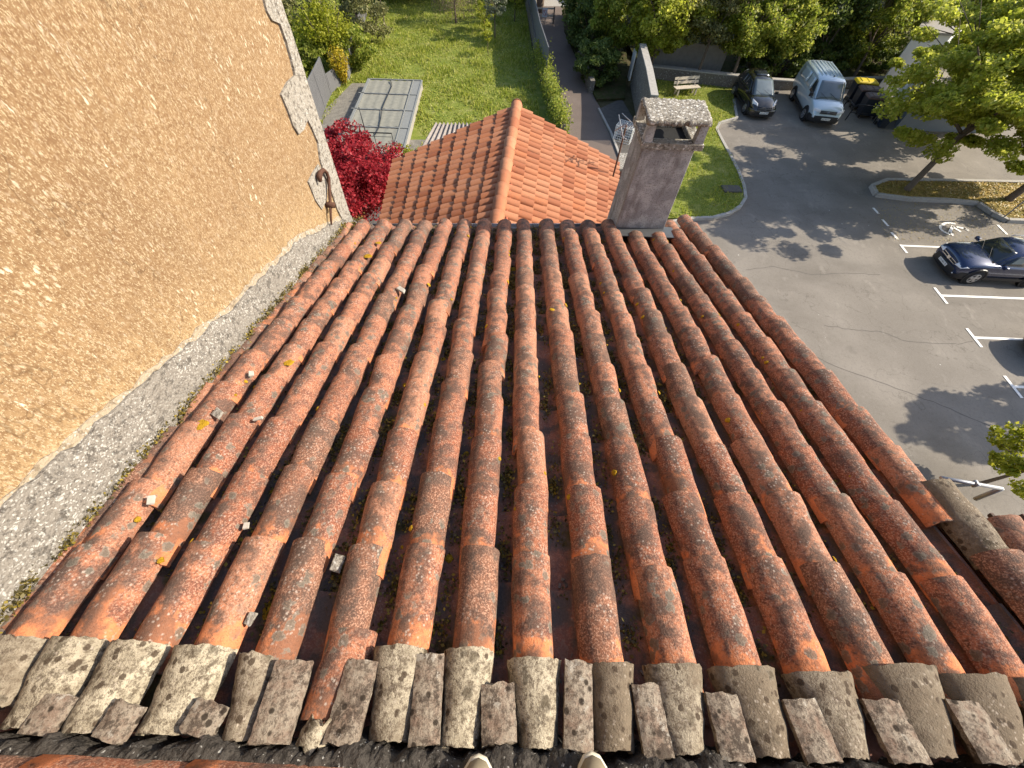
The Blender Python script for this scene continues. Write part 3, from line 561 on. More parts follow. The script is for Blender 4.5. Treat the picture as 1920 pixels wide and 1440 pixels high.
# filler slabs between the cover tiles of that course, traced: top centre, bottom centre, width px
mb_f = [((552, 1239), (502, 1401), 66, .85), ((680, 1238), (636, 1403), 60, .9), ((807, 1226), (794, 1404), 52, .8), ((933, 1281), (937, 1401), 62, .95), ((1085, 1239), (1085, 1415), 50, .95), ((1209, 1284), (1238, 1430), 50, .9), ((1352, 1300), (1386, 1434), 56, .9), ((1498, 1311), (1549, 1436), 60, .95), ((1650, 1311), (1712, 1437), 68, .6), ((1807, 1315), (1878, 1440), 64, .95),
        ((398, 1317), (362, 1386), 62, .7), ((244, 1318), (197, 1394), 58, .7), ((112, 1302), (60, 1385), 62, .9), ((1960, 1318), (2040, 1440), 64, .9)]
for (tx, ty), (bx, by), wp, sd in mb_f:
    a = Pr(tx, ty, -.004); b = Pr(bx, by-6, -.012); d = (a-b); L = d.length; d.normalize(); rr = d.cross(RN).normalized(); sc = (Pr(tx+wp/2, ty)-Pr(tx-wp/2, ty)).length/2
    V = []; Fc = []; nu, nv = 6, 10; uu = []; vv = []; tl = random.uniform(-.12, .12)
    for lay in (0, 1):
        for j in range(nv+1):
            for i in range(nu+1):
                q = -1+2*i/nu; p = b+d*(L*j/nv)+rr*(sc*q*(1+random.gauss(0, .018)*(abs(q) == 1)))+RN*(-.02*lay+.010*(1-q*q)+tl*q*sc+random.gauss(0, .0007))
                if j in (0, nv): p += d*random.gauss(0, .0025)
                V.append(p); uu.append(q); vv.append(1-j/nv)
    m = nu+1; N = m*(nv+1)
    for j in range(nv):
        for i in range(nu): q0 = j*m+i; Fc += [(q0, q0+m, q0+m+1, q0+1), (q0+N, q0+N+1, q0+N+m+1, q0+N+m)]
    for i in range(nu): Fc += [(i, i+1, i+1+N, i+N), (nv*m+i, nv*m+i+N, nv*m+i+1+N, nv*m+i+1)]
    for j in range(nv): Fc += [(j*m, j*m+N, j*m+m+N, j*m+m), (j*m+nu, j*m+nu+m, j*m+nu+m+N, j*m+nu+N)]
    hp(mesh('filler_slab', V, Fc, 'slabm', house, False, dict(tu=uu, tv=vv, sd=[sd]*len(V), nr=[0]*len(V))))
# mortar bed along the ridge (rough strip) and ridge tiles
V = []; Fc = []; nx, ny = 420, 18
mr = np.random.default_rng(3).normal(size=(nx+1, ny+1))
for j in range(ny+1):
    for i in range(nx+1):
        X = -1.78+4.6*i/nx; q = j/ny; ed = .010*math.sin(X*13)+.010*math.sin(X*29+1)+.006*math.sin(X*71)
        Y = -.66+q*(.365+ed)-.022*max(0, X); hh = .014 if q < .88 else .014-(q-.88)/.12*.16
        V.append(RP(X, Y+mr[i, j]*.003, hh+mr[i, j]*.0035+.004*math.sin(X*47+q*9)*math.sin(q*20+X*5)))
for j in range(ny):
    for i in range(nx): a = j*(nx+1)+i; Fc.append((a, a+1, a+nx+2, a+nx+1))
hp(mesh('ridge_mortar', V, Fc, 'mortar', house, True))
xr = -2.10
for i in range(4):
    L = .46; T = TB(); V = []; Fc = []; uu = []; vv = []; n = 14; sd = random.random(); r0, r1 = .125, .112
    a = Vector((xr, -.468-.012*(xr+1.7), CZ-1.6+.468*TS-.012)); 
    for lay in (0, 1):
        for j in range(7):
            for q in range(n+1):
                th = -math.pi/2+math.pi*q/n; r = (r0+(r1-r0)*j/6)-lay*.015; V.append(a+Vector((L*j/6, math.sin(th)*r, math.cos(th)*r+.004*math.sin(j*2+i)))); uu.append(-1+2*q/n); vv.append(j/6)
    N = 7*(n+1)
    for j in range(6):
        for q in range(n): b = j*(n+1)+q; Fc += [(b, b+n+1, b+n+2, b+1), (b+N, b+1+N, b+n+2+N, b+n+1+N)]
    for q in range(n): b = q; Fc += [(b, b+1, b+1+N, b+N), (6*(n+1)+b, 6*(n+1)+b+N, 6*(n+1)+b+1+N, 6*(n+1)+b+1)]
    hp(mesh('ridge_tile', V, Fc, 'tile', house, True, dict(tu=uu, tv=vv, sd=[sd]*len(V), nr=[.2]*len(V)))); xr += .42
# other slope beyond the ridge, roof deck and walls
mb = MB(); e0 = eaveY(WX)-.12; e1 = eaveY(2.05)-.12
mb.hexa([RP(WX+.01, -.5, -.26), RP(2.12, -.5, -.26), RP(2.12, e1, -.26), RP(WX+.01, e0, -.26), RP(WX+.01, -.5, -.155), RP(2.12, -.5, -.155), RP(2.12, e1, -.155), RP(WX+.01, e0, -.155)])
mb.hexa([RP(2.13, -.5, -.26), RP(2.75, -.5, -.26), RP(2.75, .5, -.26), RP(2.13, .5, -.26), RP(2.13, -.5, -.155), RP(2.75, -.5, -.155), RP(2.75, .5, -.155), RP(2.13, .5, -.155)])
hp(mb.build('roof_deck', 'rubble', house))
z2 = CZ-1.6+.5*TS-.1
mb = MB(); mb.hexa([(WX+.01, -.56, z2-.1), (WX+.01, -5, z2-1.3), (2.75, -5, z2-1.3), (2.75, -.56, z2-.1), (WX+.01, -.56, z2), (WX+.01, -5, z2-1.2), (2.75, -5, z2-1.2), (2.75, -.56, z2)][::1]); hp(mb.build('rear_slope', 'rubble', house))
mb = MB(); zt = RP(0, 3.5, -.28).z
mb.hexa([(WX+.02, -4.8, 0), (2.0, -4.8, 0), (2.0, e1-.25, 0), (WX+.02, e0-.25, 0), (WX+.02, -4.8, z2-1.4), (2.0, -4.8, z2-1.4), (2.0, e1-.25, zt-.02), (WX+.02, e0-.25, zt+.05)])
mb.hexa([(2.01, -4.8, 0), (2.6, -4.8, 0), (2.6, .4, 0), (2.01, .4, 0), (2.01, -4.8, z2-1.4), (2.6, -4.8, z2-1.4), (2.6, .4, RP(0, .4, -.3).z), (2.01, .4, RP(0, .4, -.3).z)])
hp(mb.build('wall', 'render', house))
# gutters
def gutter(a, b, r=.055, name='gutter'):
    a = Vector(a); b = Vector(b); d = (b-a).normalized(); s_ = d.cross(Vector((0, 0, 1))).normalized(); rings = []
    for p in (a, b): rings.append([p+s_*math.cos(t)*r+Vector((0, 0, -math.sin(t)*r)) for t in np.linspace(0, math.pi, 9)]+[p+s_*math.cos(t)*(r-.006)+Vector((0, 0, -math.sin(t)*(r-.006))) for t in np.linspace(math.pi, 0, 9)])
    mb = MB().loft(rings); mb.tube([a-s_*r, b-s_*r], .008, 6); mb.tube([a+s_*r, b+s_*r], .008, 6); return hp(mb.build(name, 'zinc', house, True))
gutter((WX+.03, e0+.14, RP(0, e0+.14, -.16).z), (1.12, eaveY(1.12)+.03, RP(0, eaveY(1.12)+.03, -.16).z))
ga, gb = Pr(1765, 896, -.05), Pr(1878, 916, -.10); mb = MB(); mb.tube([ga, gb], .010, 10); mb.tube([gb, gb+Vector((.03, -.01, -.16))], .011, 10); mb.box(ga.lerp(gb, .55), (.014, .03, .03)); hp(mb.build('pipe', 'zinc', house, True))
# chimney
ch = empty('chimney', (0, 0, 0)); ch.parent = house; ch.matrix_parent_inverse = Matrix.Translation(-Vector(house.location))
YC = 3.70; bl = Py(1153, 421, YC); br = Py(1251.5, 418, YC); tl = Py(1204.6, 277, YC); tr = Py(1303, 281, YC)
bl.z -= .5; br.z -= .5; dp = .42
mb = MB(); mb.hexa([bl, br, br+Vector((0, dp, 0)), bl+Vector((0, dp, 0)), tl, tr, tr+Vector((0, dp-.02, 0)), tl+Vector((0, dp-.02, 0))]); mb.build('shaft', 'chim', ch, bevel=.008)
la, lb = Py(1201, 279, YC-.04), Py(1316, 285, YC-.04); lz = (la.z+lb.z)/2; lh = .055; xa, xb = la.x, lb.x; ya, yb = YC-.04, YC+dp+.05
mb = MB()                                   # ledge slab with a flue hole
fx, fy = .10, .10
for (p, q, r_, s_) in ((xa, xb, ya, ya+fy), (xa, xb, yb-fy, yb), (xa, xa+fx, ya+fy, yb-fy), (xb-fx, xb, ya+fy, yb-fy)): mb.box(((p+q)/2, (r_+s_)/2, lz+lh/2), (q-p, s_-r_, lh))
mb.build('ledge', 'slab', ch, bevel=.006); mb = MB(); mb.box(((xa+xb)/2, (ya+yb)/2, lz+.0), (xb-xa-.2, yb-ya-.2, .02)); mb.build('flue', 'dark', ch)
cfl, cfr = Py(1217, 235, YC-.06), Py(1340, 240, YC-.06); cz0 = (cfl.z+cfr.z)/2; lt = lz+lh
for (x, y, wx_, wy_) in ((xa+.05, ya+.05, .08, .08), (xb-.055, ya+.05, .08, .08), (xa+.05, yb-.05, .07, .07), (xb-.055, yb-.05, .07, .07)):
    mb = MB(); mb.hexa([(x-wx_/2, y-wy_/2, lt), (x+wx_/2, y-wy_/2, lt), (x+wx_/2, y+wy_/2, lt), (x-wx_/2, y+wy_/2, lt), (x-wx_*.42, y-wy_*.4, cz0), (x+wx_*.42, y-wy_*.4, cz0), (x+wx_*.42, y+wy_*.4, cz0), (x-wx_*.42, y+wy_*.4, cz0)]); mb.build('pillar', 'chim', ch)
ct = cz0+.045; p1, p2, p3, p4 = [Pz(x, y, ct) for x, y in ((1217, 226), (1338, 229), (1322, 188), (1205, 182))]
V = []; Fc = []; nx, ny = 30, 14
for lay in (0, 1):
    for j in range(ny+1):
        for i in range(nx+1):
            a = p1.lerp(p2, i/nx).lerp(p4.lerp(p3, i/nx), j/ny); edge = i in (0, nx) or j in (0, ny)
            if edge: a += Vector((random.gauss(0, .006), random.gauss(0, .006), 0))
            V.append(a+Vector((0, 0, -lay*.038+(random.gauss(0, .0025) if not lay else 0))))
m = nx+1; N = m*(ny+1)
for j in range(ny):
    for i in range(nx): a = j*m+i; Fc += [(a, a+1, a+m+1, a+m), (a+N, a+N+m, a+N+m+1, a+N+1)]
for i in range(nx): Fc += [(i, i+N, i+1+N, i+1), (ny*m+i, ny*m+i+1, ny*m+i+1+N, ny*m+i+N)]
for j in range(ny): Fc += [(j*m, j*m+m, j*m+m+N, j*m+N), (j*m+nx, j*m+nx+N, j*m+nx+m+N, j*m+nx+m)]
mesh('cap_slab', V, Fc, 'slab', ch, True)
mb = MB(); f0, f1 = Pr(1120, 408, -.06), Pr(1160, 427, -.06); mb.prism([RP(1.08, 3.52, -.05), RP(1.80, 3.52, -.05), RP(1.80, 3.74, -.03), RP(1.08, 3.86, -.03)], (0, 0, .012)); mb.build('flashing', 'flash', ch)
# moss, lichen, debris in the gutters between the columns
P = []
for i in range(1100):
    k = random.choice(range(-9, 8)); Y = random.uniform(-.1, 3.8); X = (colXY(k, Y)+colXY(k+1, Y))/2 if random.random() < .85 else WX+.06; n = random.randint(30, 120); rr_ = random.uniform(.012, .036)
    c = RP(X+random.gauss(0, .015), Y, -.136 if X > WX+.1 else -.10); q = rng.normal(size=(n, 3))*np.array([rr_*.8, rr_*1.5, rr_*.45]); q[:, 2] = np.abs(q[:, 2]); P.append(q+np.array(c))
for i in range(230):                          # along the wall
    Y = random.uniform(-.1, 3.5); o_ = random.random() < .5; c = RP(WX+(.012 if o_ else .11)+abs(random.gauss(0, .010)), Y, -.028 if o_ else -.10); q = rng.normal(size=(50, 3))*np.array([.010, .03, .016]); P.append(q+np.array(c))
tag(leaf_mesh('moss', np.concatenate(P), .0075, 'moss'), 'brown and yellow-green moss growing in the gaps between the tile columns', 'moss', None, 'stuff')
mb = MB()
for i in range(1800):
    k = random.choice(range(-9, 8)); Y = random.uniform(-.2, 3.8); gx = (colXY(k, Y)+colXY(k+1, Y))/2 if i % 9 else WX+.05; r = random.uniform(.003, .011); c = RP(gx+random.gauss(0, .022), Y, -.140 if i % 9 else -.08)
    q = Matrix.Rotation(random.uniform(0, 6), 3, Vector((random.random(), random.random(), 1))); mb.box(c, (r*2, r*1.5, r), 0, q)
o = mb.build('grit', 'stone', None); tag(o, 'small crumbs of mortar and tile lying in the gaps of the tiled roof', 'debris', None, 'stuff')
def blob(c, r, fl, n1, n2, T, seed):
    V = []; Fc = []; n = 12; rs_ = np.random.default_rng(seed); wv = rs_.uniform(.75, 1.15, n)
    V.append(c+n1*fl)
    for ring, (q, hh) in enumerate(((.5, .9), (.85, .5), (1, -.3))):
        for i in range(n): a = 2*math.pi*i/n; V.append(c+(T*math.cos(a)+n2*math.sin(a))*r*q*wv[i]+n1*fl*hh*rs_.uniform(.8, 1.1))
    for i in range(n): Fc.append((0, 1+i, 1+(i+1) % n))
    for q in range(2):
        for i in range(n): Fc.append((1+q*n+i, 1+(q+1)*n+i, 1+(q+1)*n+(i+1) % n, 1+q*n+(i+1) % n))
    return V, Fc
mb = MB()
for i, (x, y, r, o_) in enumerate([(379, 795, .034, -.012), (541, 680, .030, -.014), (648, 975, .035, -.05), (654, 990, .03, -.05), (486, 1105, .045, -.06), (495, 1125, .04, -.07), (483, 910, .025, -.04), (486, 908, .025, -.04), (456, 963, .02, -.05), (825, 1030, .022, -.05), (355, 1125, .02, -.05), (747, 710, .03, -.07), (440, 660, .03, -.07), (800, 445, .05, -.05), (880, 465, .04, -.06), (963, 497, .05, -.07), (962, 510, .05, -.07), (1290, 690, .02, -.06), (1035, 580, .02, -.002), (1160, 545, .03, -.07), (1165, 560, .03, -.07), (1190, 805, .02, -.06), (1440, 970, .02, -.06), (1275, 1108, .022, -.06), (1310, 745, .02, -.06), (710, 455, .03, -.02), (690, 480, .04, -.02), (1340, 835, .02, -.07), (1230, 740, .018, -.06), (1060, 505, .03, -.07), (1080, 450, .03, -.07), (590, 900, .018, -.06), (520, 1060, .03, -.07)]):
    c = Pr(x, y, o_ if o_ > -.03 else -.11)
    if o_ < -.03:
        k = min(range(-8, 8), key=lambda k: abs((colXY(k, c.y)+colXY(k+1, c.y))/2-c.x)); gx = (colXY(k, c.y)+colXY(k+1, c.y))/2; c = RP(gx+random.uniform(-.02, .02), c.y, -.140)
    Vv, Ff = blob(c, r*1.05, .0045 if o_ > -.03 else .014, RN, RS, RU, i); mb.add(Vv, Ff)
for i in range(70):
    k = random.choice(range(-8, 8)); Y = random.uniform(.1, 3.8); gx = (colXY(k, Y)+colXY(k+1, Y))/2; mb.add(*blob(RP(gx+random.uniform(-.025, .025), Y, -.142), random.uniform(.008, .026), .014, RN, RS, RU, 200+i))
for i in range(90):
    k = random.choice(range(-8, 8)); Y = random.uniform(.1, 3.8)**1.0; sd_s = random.choice((-1, 1)); c = RP(colXY(k, Y)+sd_s*.072, Y, -.045); n1 = (RN+RU*sd_s*1.3).normalized(); mb.add(*blob(c, random.uniform(.006, .018), .005, n1, RS, n1.cross(RS).normalized(), 400+i))
o = mb.build('lichen', 'lichen', None, True); tag(o, 'bright yellow lichen rosettes scattered over the roof tiles', 'lichen', None, 'stuff')
stones = [(752, 543, .05, 'pale elongated chip of mortar lying on the upper end of a tile column'), (283, 938, .022, 'small white chip on the second tile column from the wall'), (471, 700, .022, 'white pebble beside the first tile column near the wall'), (483, 785, .028, 'flat grey-white chip wedged between two columns at the left'), (408, 775, .035, 'dark and white stone resting by the yellow lichen spot'), (632, 1057, .035, 'upright grey stone fragment in the gap above the pale filler slabs'), (470, 1160, .024, 'small grey stone at the lower yellow moss patch'), (493, 650, .018, 'tiny pale chip in the gap at mid-slope on the left'), (528, 630, .018, 'pale grain of mortar near the cement band'), (462, 985, .018, 'round pale pebble in the gap between the third and fourth columns'), (683, 1030, .012, 'little white flake on the bare orange tile')]
for i, (x, y, r, lb) in enumerate(stones):
    c = Pr(x, y, -.015 if i < 5 else -.05); V, Fc = [], []; rs_ = np.random.default_rng(50+i); mb = MB(); q = Matrix.Rotation(random.uniform(0, 3), 3, 'Z')@Matrix.Rotation(random.uniform(-.4, .4), 3, 'X')
    if i == 0: q = Matrix.Rotation(-.62, 3, 'Z')
    pts = [c+q@Vector((sx*r*rs_.uniform(.6, 1), sy*r*(.45 if i in (0, 3) else .75)*rs_.uniform(.7, 1), sz*r*.24*rs_.uniform(.6, 1))) for sx, sy, sz in ((-1, -1, -1), (1, -1, -1), (1, 1, -1), (-1, 1, -1), (-1, -1, 1), (1, -1, 1), (1, 1, 1), (-1, 1, 1))]
    mb.hexa(pts); o = mb.build('stone_chip', 'chip' if i in (0, 1, 2, 3, 7, 8, 9, 10) else 'quoin', None, False, bevel=r*.1); tag(o, lb, 'stone', 'loose chips on the tiled roof')
# ================================================================== SMALL HOUSE
sh = empty('small_house', (0, 8, 0)); tag(sh, 'small house with a new orange interlocking-tile gable roof below the eaves', 'house')
def sl(o): return loc(o, sh)
zr, ze = CZ-4.35, CZ-5.35
RG = [Vector((0.02, 10.75, zr)), Vector((-.36, 5.0, zr))]; LE = [Vector((-2.97, 9.96, ze)), Vector((-2.66, 5.0, ze))]; RE = [Vector((2.65, 10.27, ze)), Vector((1.93, 5.0, ze))]
for side, (E, nr_) in enumerate(((LE, 1), (RE, -1))):
    rows, cols = 26, 9
    V = []; Fc = []
    for i in range(rows):
        for j in range(cols):
            jj = .5*0
            y0, y1 = i/rows, (i+1)/rows; x0_, x1_ = j/cols-.0, (j+1)/cols+.03
            def P2(u, v): return RG[0].lerp(RG[1], u).lerp(E[0].lerp(E[1], u), v)
            nrm = (P2(.5, 1)-P2(.5, 0)).cross(RG[1]-RG[0]).normalized(); nrm = nrm if nrm.z > 0 else -nrm
            b = len(V); nq = 8; jz = random.uniform(-.004, .004); jy = random.gauss(0, .0015)
            for lay in (0, 1):
                for s_ in (0, 1):
                    for q in range(nq+1):
                        th = math.pi*q/nq; u = y0+(y1-y0)*(.5-.47*math.cos(th))+jy; v = x0_ if s_ == 0 else x1_; wd = 1 if s_ else .92
                        V.append(P2(y0+(y1-y0)*.5+(u-y0-(y1-y0)*.5)*wd, v)+nrm*(math.sin(th)**.7*.085*wd+(.042 if s_ else .0)+jz-lay*.014))
            m = nq+1
            for q in range(nq):
                Fc += [(b+q, b+q+1, b+m+q+1, b+m+q), (b+2*m+q, b+3*m+q, b+3*m+q+1, b+2*m+q+1), (b+m+q, b+m+q+1, b+3*m+q+1, b+3*m+q)]
    o = mesh('roof_slope', V, Fc, 'newtile', sh, True); sl(o); o.data.set_sharp_from_angle(angle=rad(35))
    mb = MB(); dn = Vector((0, 0, -.03)); mb.hexa([RG[1]+dn*3, RG[0]+dn*3, E[0]+dn*3, E[1]+dn*3, RG[1]+dn*.3, RG[0]+dn*.3, E[0]+dn*.3, E[1]+dn*.3]); sl(mb.build('roof_boarding', 'rubble', sh))
n_ = 13; V = []; Fc = []
for i in range(n_):
    a = RG[0].lerp(RG[1], (i-.05)/n_); b_ = RG[0].lerp(RG[1], (i+1.04)/n_); d = (b_-a).normalized(); s_ = d.cross(Vector((0, 0, 1))).normalized(); b0 = len(V); nq = 12
    for lay in (0, 1):
        for e in range(4):
            p = a.lerp(b_, e/3); r = .135-.018*(e/3)+(.006 if e == 0 else 0)-lay*.014
            for q in range(nq+1): th = math.pi*q/nq; V.append(p+s_*math.cos(th)*r+Vector((0, 0, math.sin(th)*r+.02)))
    m = nq+1; N = 4*m
    for e in range(3):
        for q in range(nq): a0_ = b0+e*m+q; Fc += [(a0_, a0_+m, a0_+m+1, a0_+1), (a0_+N, a0_+1+N, a0_+m+1+N, a0_+m+N)]
    for q in range(nq): Fc += [(b0+q, b0+q+1, b0+q+1+N, b0+q+N), (b0+3*m+q, b0+3*m+q+N, b0+3*m+q+1+N, b0+3*m+q+1)]
sl(mesh('ridge_tiles', V, Fc, 'newtile', sh, True))
mb = MB()
for s_ in (-1, 1): mb.tube([RG[0].lerp(RG[1], q/26)+Vector((s_*(.155+.012*math.sin(q*2.3)), 0, -.035+.012*math.sin(q*1.7))) for q in range(27)], .035, 6)
sl(mb.build('ridge_bedding', 'redmort', sh, True))
mb = MB(); mb.tube([RG[0]+Vector((.0, .02, .04)), RG[0]+Vector((0, .045, .04))], .135, 16); sl(mb.build('ridge_end_disc', 'rubble', sh))
mb = MB(); k_ = [Vector((p.x*.93, p.y-.15 if p.y > 6 else p.y, 0)) for p in (LE[1], RE[1], RE[0], LE[0])]
mb.add([*k_]+[Vector((p.x, p.y, ze-.1)) for p in k_]+[Vector((RG[1].x, RG[1].y, zr-.1)), Vector((RG[0].x, RG[0].y-.15, zr-.1))], [(0, 1, 5, 4), (1, 2, 6, 5), (2, 3, 7, 6), (3, 0, 4, 7), (4, 5, 8), (6, 7, 9), (3, 2, 1, 0)]); sl(mb.build('wall', 'conc', sh))
for E in (LE, RE):
    s0 = -1 if E is LE else 1
    a, b_ = E[0]+Vector((s0*.07, .05, -.05)), E[1]+Vector((s0*.07, 0, -.05)); r = .06; d = (b_-a).normalized(); s_ = Vector((1, 0, 0)); rings = [[p+s_*math.cos(t)*r+Vector((0, 0, -math.sin(t)*r)) for t in np.linspace(0, math.pi, 9)]+[p+s_*math.cos(t)*(r-.006)+Vector((0, 0, -math.sin(t)*(r-.006))) for t in np.linspace(math.pi, 0, 9)] for p in (a, b_)]
    sl(MB().loft(rings).build('gutter', 'zinc' if E is LE else 'dark', sh, True))
mb = MB(); q = Pz(1139, 383, ze-.02); mb.box(q, (.10, .12, .22)); sl(mb.build('downpipe_head', 'white', sh))
# aerial
mt = empty('tv_aerial', Pz(1141, 364, 5.6)); tag(mt, 'tv aerial on a thin rusty mast beside the small orange roof', 'aerial')
def aer(o): return loc(o, mt)
ba = Vector(mt.location); top = Py(1172, 235, ba.y); ba2 = Pz(1128, 400, 5.0)
mb = MB(); mb.tube([Vector((ba.x, ba.y, 4.0)), Vector((ba.x, ba.y, top.z))], .022, 8); aer(mb.build('mast', 'rust', mt, True))
tz = top.z-.02; dB = Vector((.75, .28, .0)); c0 = Vector((ba.x-.12, ba.y-.04, tz)); mb = MB(); mb.tube([c0, c0+dB*1.35], .012, 6)
pr_ = dB.cross(Vector((0, 0, 1))).normalized()
for i in range(9): c = c0+dB*(.1+.15*i); l_ = .17-.008*i; mb.tube([c-pr_*l_, c+pr_*l_], .006, 5)
for s_ in (-1, 1):
    mb.tube([c0+pr_*.2*s_+Vector((0, 0, .16)), c0-pr_*.2*s_+Vector((0, 0, -.16))], .012, 5)
    mb.tube([c0+dB*.1+Vector((0, 0, .18*s_))-pr_*.2, c0+dB*.1+Vector((0, 0, .18*s_))+pr_*.2], .01, 5)
aer(mb.build('antenna', 'zinc', mt, True))
# stub wall between small house and chimney
sw = empty('stub_wall', Pz(1172, 302, 0)); tag(sw, 'crumbling red rubble wall with a lichened coping between the small roof and the chimney', 'wall')
tp = [Pz(x, y, 5.6) for x, y in ((1158, 318), (1186, 318), (1189, 288), (1160, 288))]
mb = MB(); mb.hexa([Vector((p.x, p.y, 0)) for p in tp]+[p+Vector((0, 0, -.06)) for p in tp]); loc(mb.build('masonry', 'rubble', sw), sw)
mb = MB(); mb.hexa([p+Vector((0, 0, -.06)) for p in tp]+[p+Vector((0, 0, .02)) for p in tp]); loc(mb.build('coping', 'slab', sw, bevel=.01), sw)
tp = [Pz(x, y, 5.0) for x, y in ((1120, 420), (1175, 430), (1186, 330), (1150, 330))]
mb = MB(); mb.hexa([Vector((p.x, p.y, 0)) for p in tp]+tp); loc(mb.build('masonry', 'rubble', sw), sw)
# wire cage
wc = empty('wire_cage', Pz(1168, 262, 0), rad(-28)); tag(wc, 'white wire mesh cage standing on the pavement beside the path', 'cage')
mb = MB(); A_, B_, H_ = 1.0, .8, .8
for i in range(9):
    t = -A_/2+A_*i/8
    mb.tube([(t, -B_/2, 0), (t, -B_/2, H_), (t, B_/2, H_), (t, B_/2, 0)], .007, 5)
for i in range(7):
    t = -B_/2+B_*i/6; mb.tube([(-A_/2, t, 0), (-A_/2, t, H_), (A_/2, t, H_), (A_/2, t, 0)], .009, 5)
for i in range(7):
    z = .02+H_*i/6; mb.tube([(-A_/2, -B_/2, z), (A_/2, -B_/2, z), (A_/2, B_/2, z), (-A_/2, B_/2, z), (-A_/2, -B_/2, z)], .009, 5)
mb.build('mesh_panels', 'plate', wc)
# ================================================================== GARDEN LEFT
pe = empty('pool_cover', pool[0]); tag(pe, 'low pool enclosure of four milky panels in a pale frame on the lawn', 'pool cover')
def pc(o): return loc(o, pe)
a, b, c, d = pool
for i in range(4):
    q0, q1 = i/4, (i+1)/4; mb = MB(); nx = 16; V = []; Fc = []
    for j in (0, 1):
        for x in range(nx+1): p = a.lerp(b, .03+.80*x/nx).lerp(d.lerp(c, .03+.80*x/nx), q0+.02+(q1-q0-.03)*j); V.append(p+Vector((0, 0, .022*math.sin(x*2.1+i)-.02)))
    for x in range(nx): Fc.append((x, x+1, x+nx+2, x+nx+1))
    pc(mesh('panel', V, Fc, 'poly', pe, True))
mb = MB()
for i in range(5): q = i/4; mb.bar(a.lerp(d, q)-(b-a).normalized()*(.25 if 0 < i < 4 else 0), b.lerp(c, q), .09, .06)
mb.bar(a, d, .16, .06); mb.bar(b, c, .10, .05); mb.bar(a.lerp(b, .84), d.lerp(c, .84), .05, .065); pc(mb.build('frame', 'alu', pe))
mb = MB(); mb.prism([a.lerp(b, .85)+Vector((0, 0, -.01)), b+Vector((0, 0, -.01)), c+Vector((0, 0, -.01)), d.lerp(c, .85)+Vector((0, 0, -.01))], (0, 0, -.03)); pc(mb.build('side_rail', 'alu', pe))
dz = Vector((0, 0, -.1)); mb = MB(); mb.hexa([Vector((p.x, p.y, -.02)) for p in (a, b, c, d)]+[p+dz for p in (a, b, c, d)]); pc(mb.build('base', 'conc', pe))
mb = MB(); cb = [Pz(x, y, .50) for x, y in ((732, 150), (735, 160), (730, 172), (722, 190), (716, 205), (714, 222), (710, 240), (704, 252))]; mb.tube(cb, .022, 6); o = mb.build('cable', 'black', None, True); tag(o, 'dark cable lying across the milky pool panels', 'cable')
so_ = empty('stone_surround', Pz(700, 290, 0)); tag(so_, 'pale stone surround with a dark opening in front of the pool enclosure', 'surround')
def ss(o): return loc(o, so_)
mb = MB(); q = [Pz(x, y, .4) for x, y in ((650, 283), (735, 288), (758, 278), (650, 265))]; mb.hexa([Vector((p.x, p.y, .3)) for p in q]+q); ss(mb.build('coping', 'conc', so_))
q = [Pz(x, y, .4) for x, y in ((735, 288), (742, 302), (758, 278), (745, 272))]; mb = MB(); mb.hexa([Vector((p.x, p.y, .0)) for p in q]+[p+Vector((0, 0, .004)) for p in q]); ss(mb.build('side_wall', 'conc', so_))
q = gz((655, 272), (738, 276), (738, 289), (655, 286)); mb = MB(); mb.hexa([Vector((p.x, p.y, .02)) for p in q]+[Vector((p.x, p.y, .29)) for p in q]); ss(mb.build('opening', 'dark', so_))
rl = empty('railing', Pz(660, 290, 0)); tag(rl, 'thin black handrail in front of the pool enclosure above the red maple', 'railing')
mb = MB(); z = 1.15; r0_, r1_ = Pz(598, 245, z), Pz(734, 250, z); mb.tube([r0_, r1_], .03, 6); mb.tube([Pz(600, 252, .9), Pz(734, 257, .9)], .012, 5)
for i in range(5): p = r0_.lerp(r1_, i/4); mb.tube([p, (p.x, p.y, 0)], .018, 5)
loc(mb.build('rails', 'black', rl), rl)
pb = Pz(694, 281, .3); tpo = Py(673, 201, pb.y); mb = MB(); mb.tube([pb, tpo], [.035, .025], 8); o = mb.build('pole', 'black', None, True); tag(o, 'tall thin black pole standing before the pool enclosure', 'pole')
# pot with plant
pt = empty('flower_pot', Pz(733, 304, 0)); tag(pt, 'dark pot with spiky plant beside the terrace edge', 'pot'); mb = MB(); mb.tube([(0, 0, 0), (0, 0, .1), (0, 0, .42), (0, 0, .45)], [.2, .24, .3, .31], 14); mb.build('pot', 'black', pt, True)
mb = MB()
for i in range(26): a = i*2.4; q = .1+.25*random.random(); mb.add([(0, 0, .40)]+[(math.cos(a+d_)*q*r_, math.sin(a+d_)*q*r_, .42+.5*r_*(1-q)) for d_, r_ in ((-.12, .6), (0, 1.2), (.12, .6))], [(0, 1, 2, 3)])
V_ = mb.V; base0 = [i for i in range(0, len(V_), 4)]; mb.F = [tuple(0 if i in base0 else i for i in f) for f in mb.F]; keep = [0]+[i for i in range(len(V_)) if i not in base0]; mp = {o_: n_ for n_, o_ in enumerate(keep)}; mb.V = [V_[i] for i in keep]; mb.F = [tuple(mp[i] for i in f) for f in mb.F]
mb.build('plant', 'lf_olive', pt)
shrub('low_shrub', Pz(755, 292, 0), .55, .5, 'lf_lime', 900, .05, 'small lime-green cushion plant between the terrace and the corrugated roof')
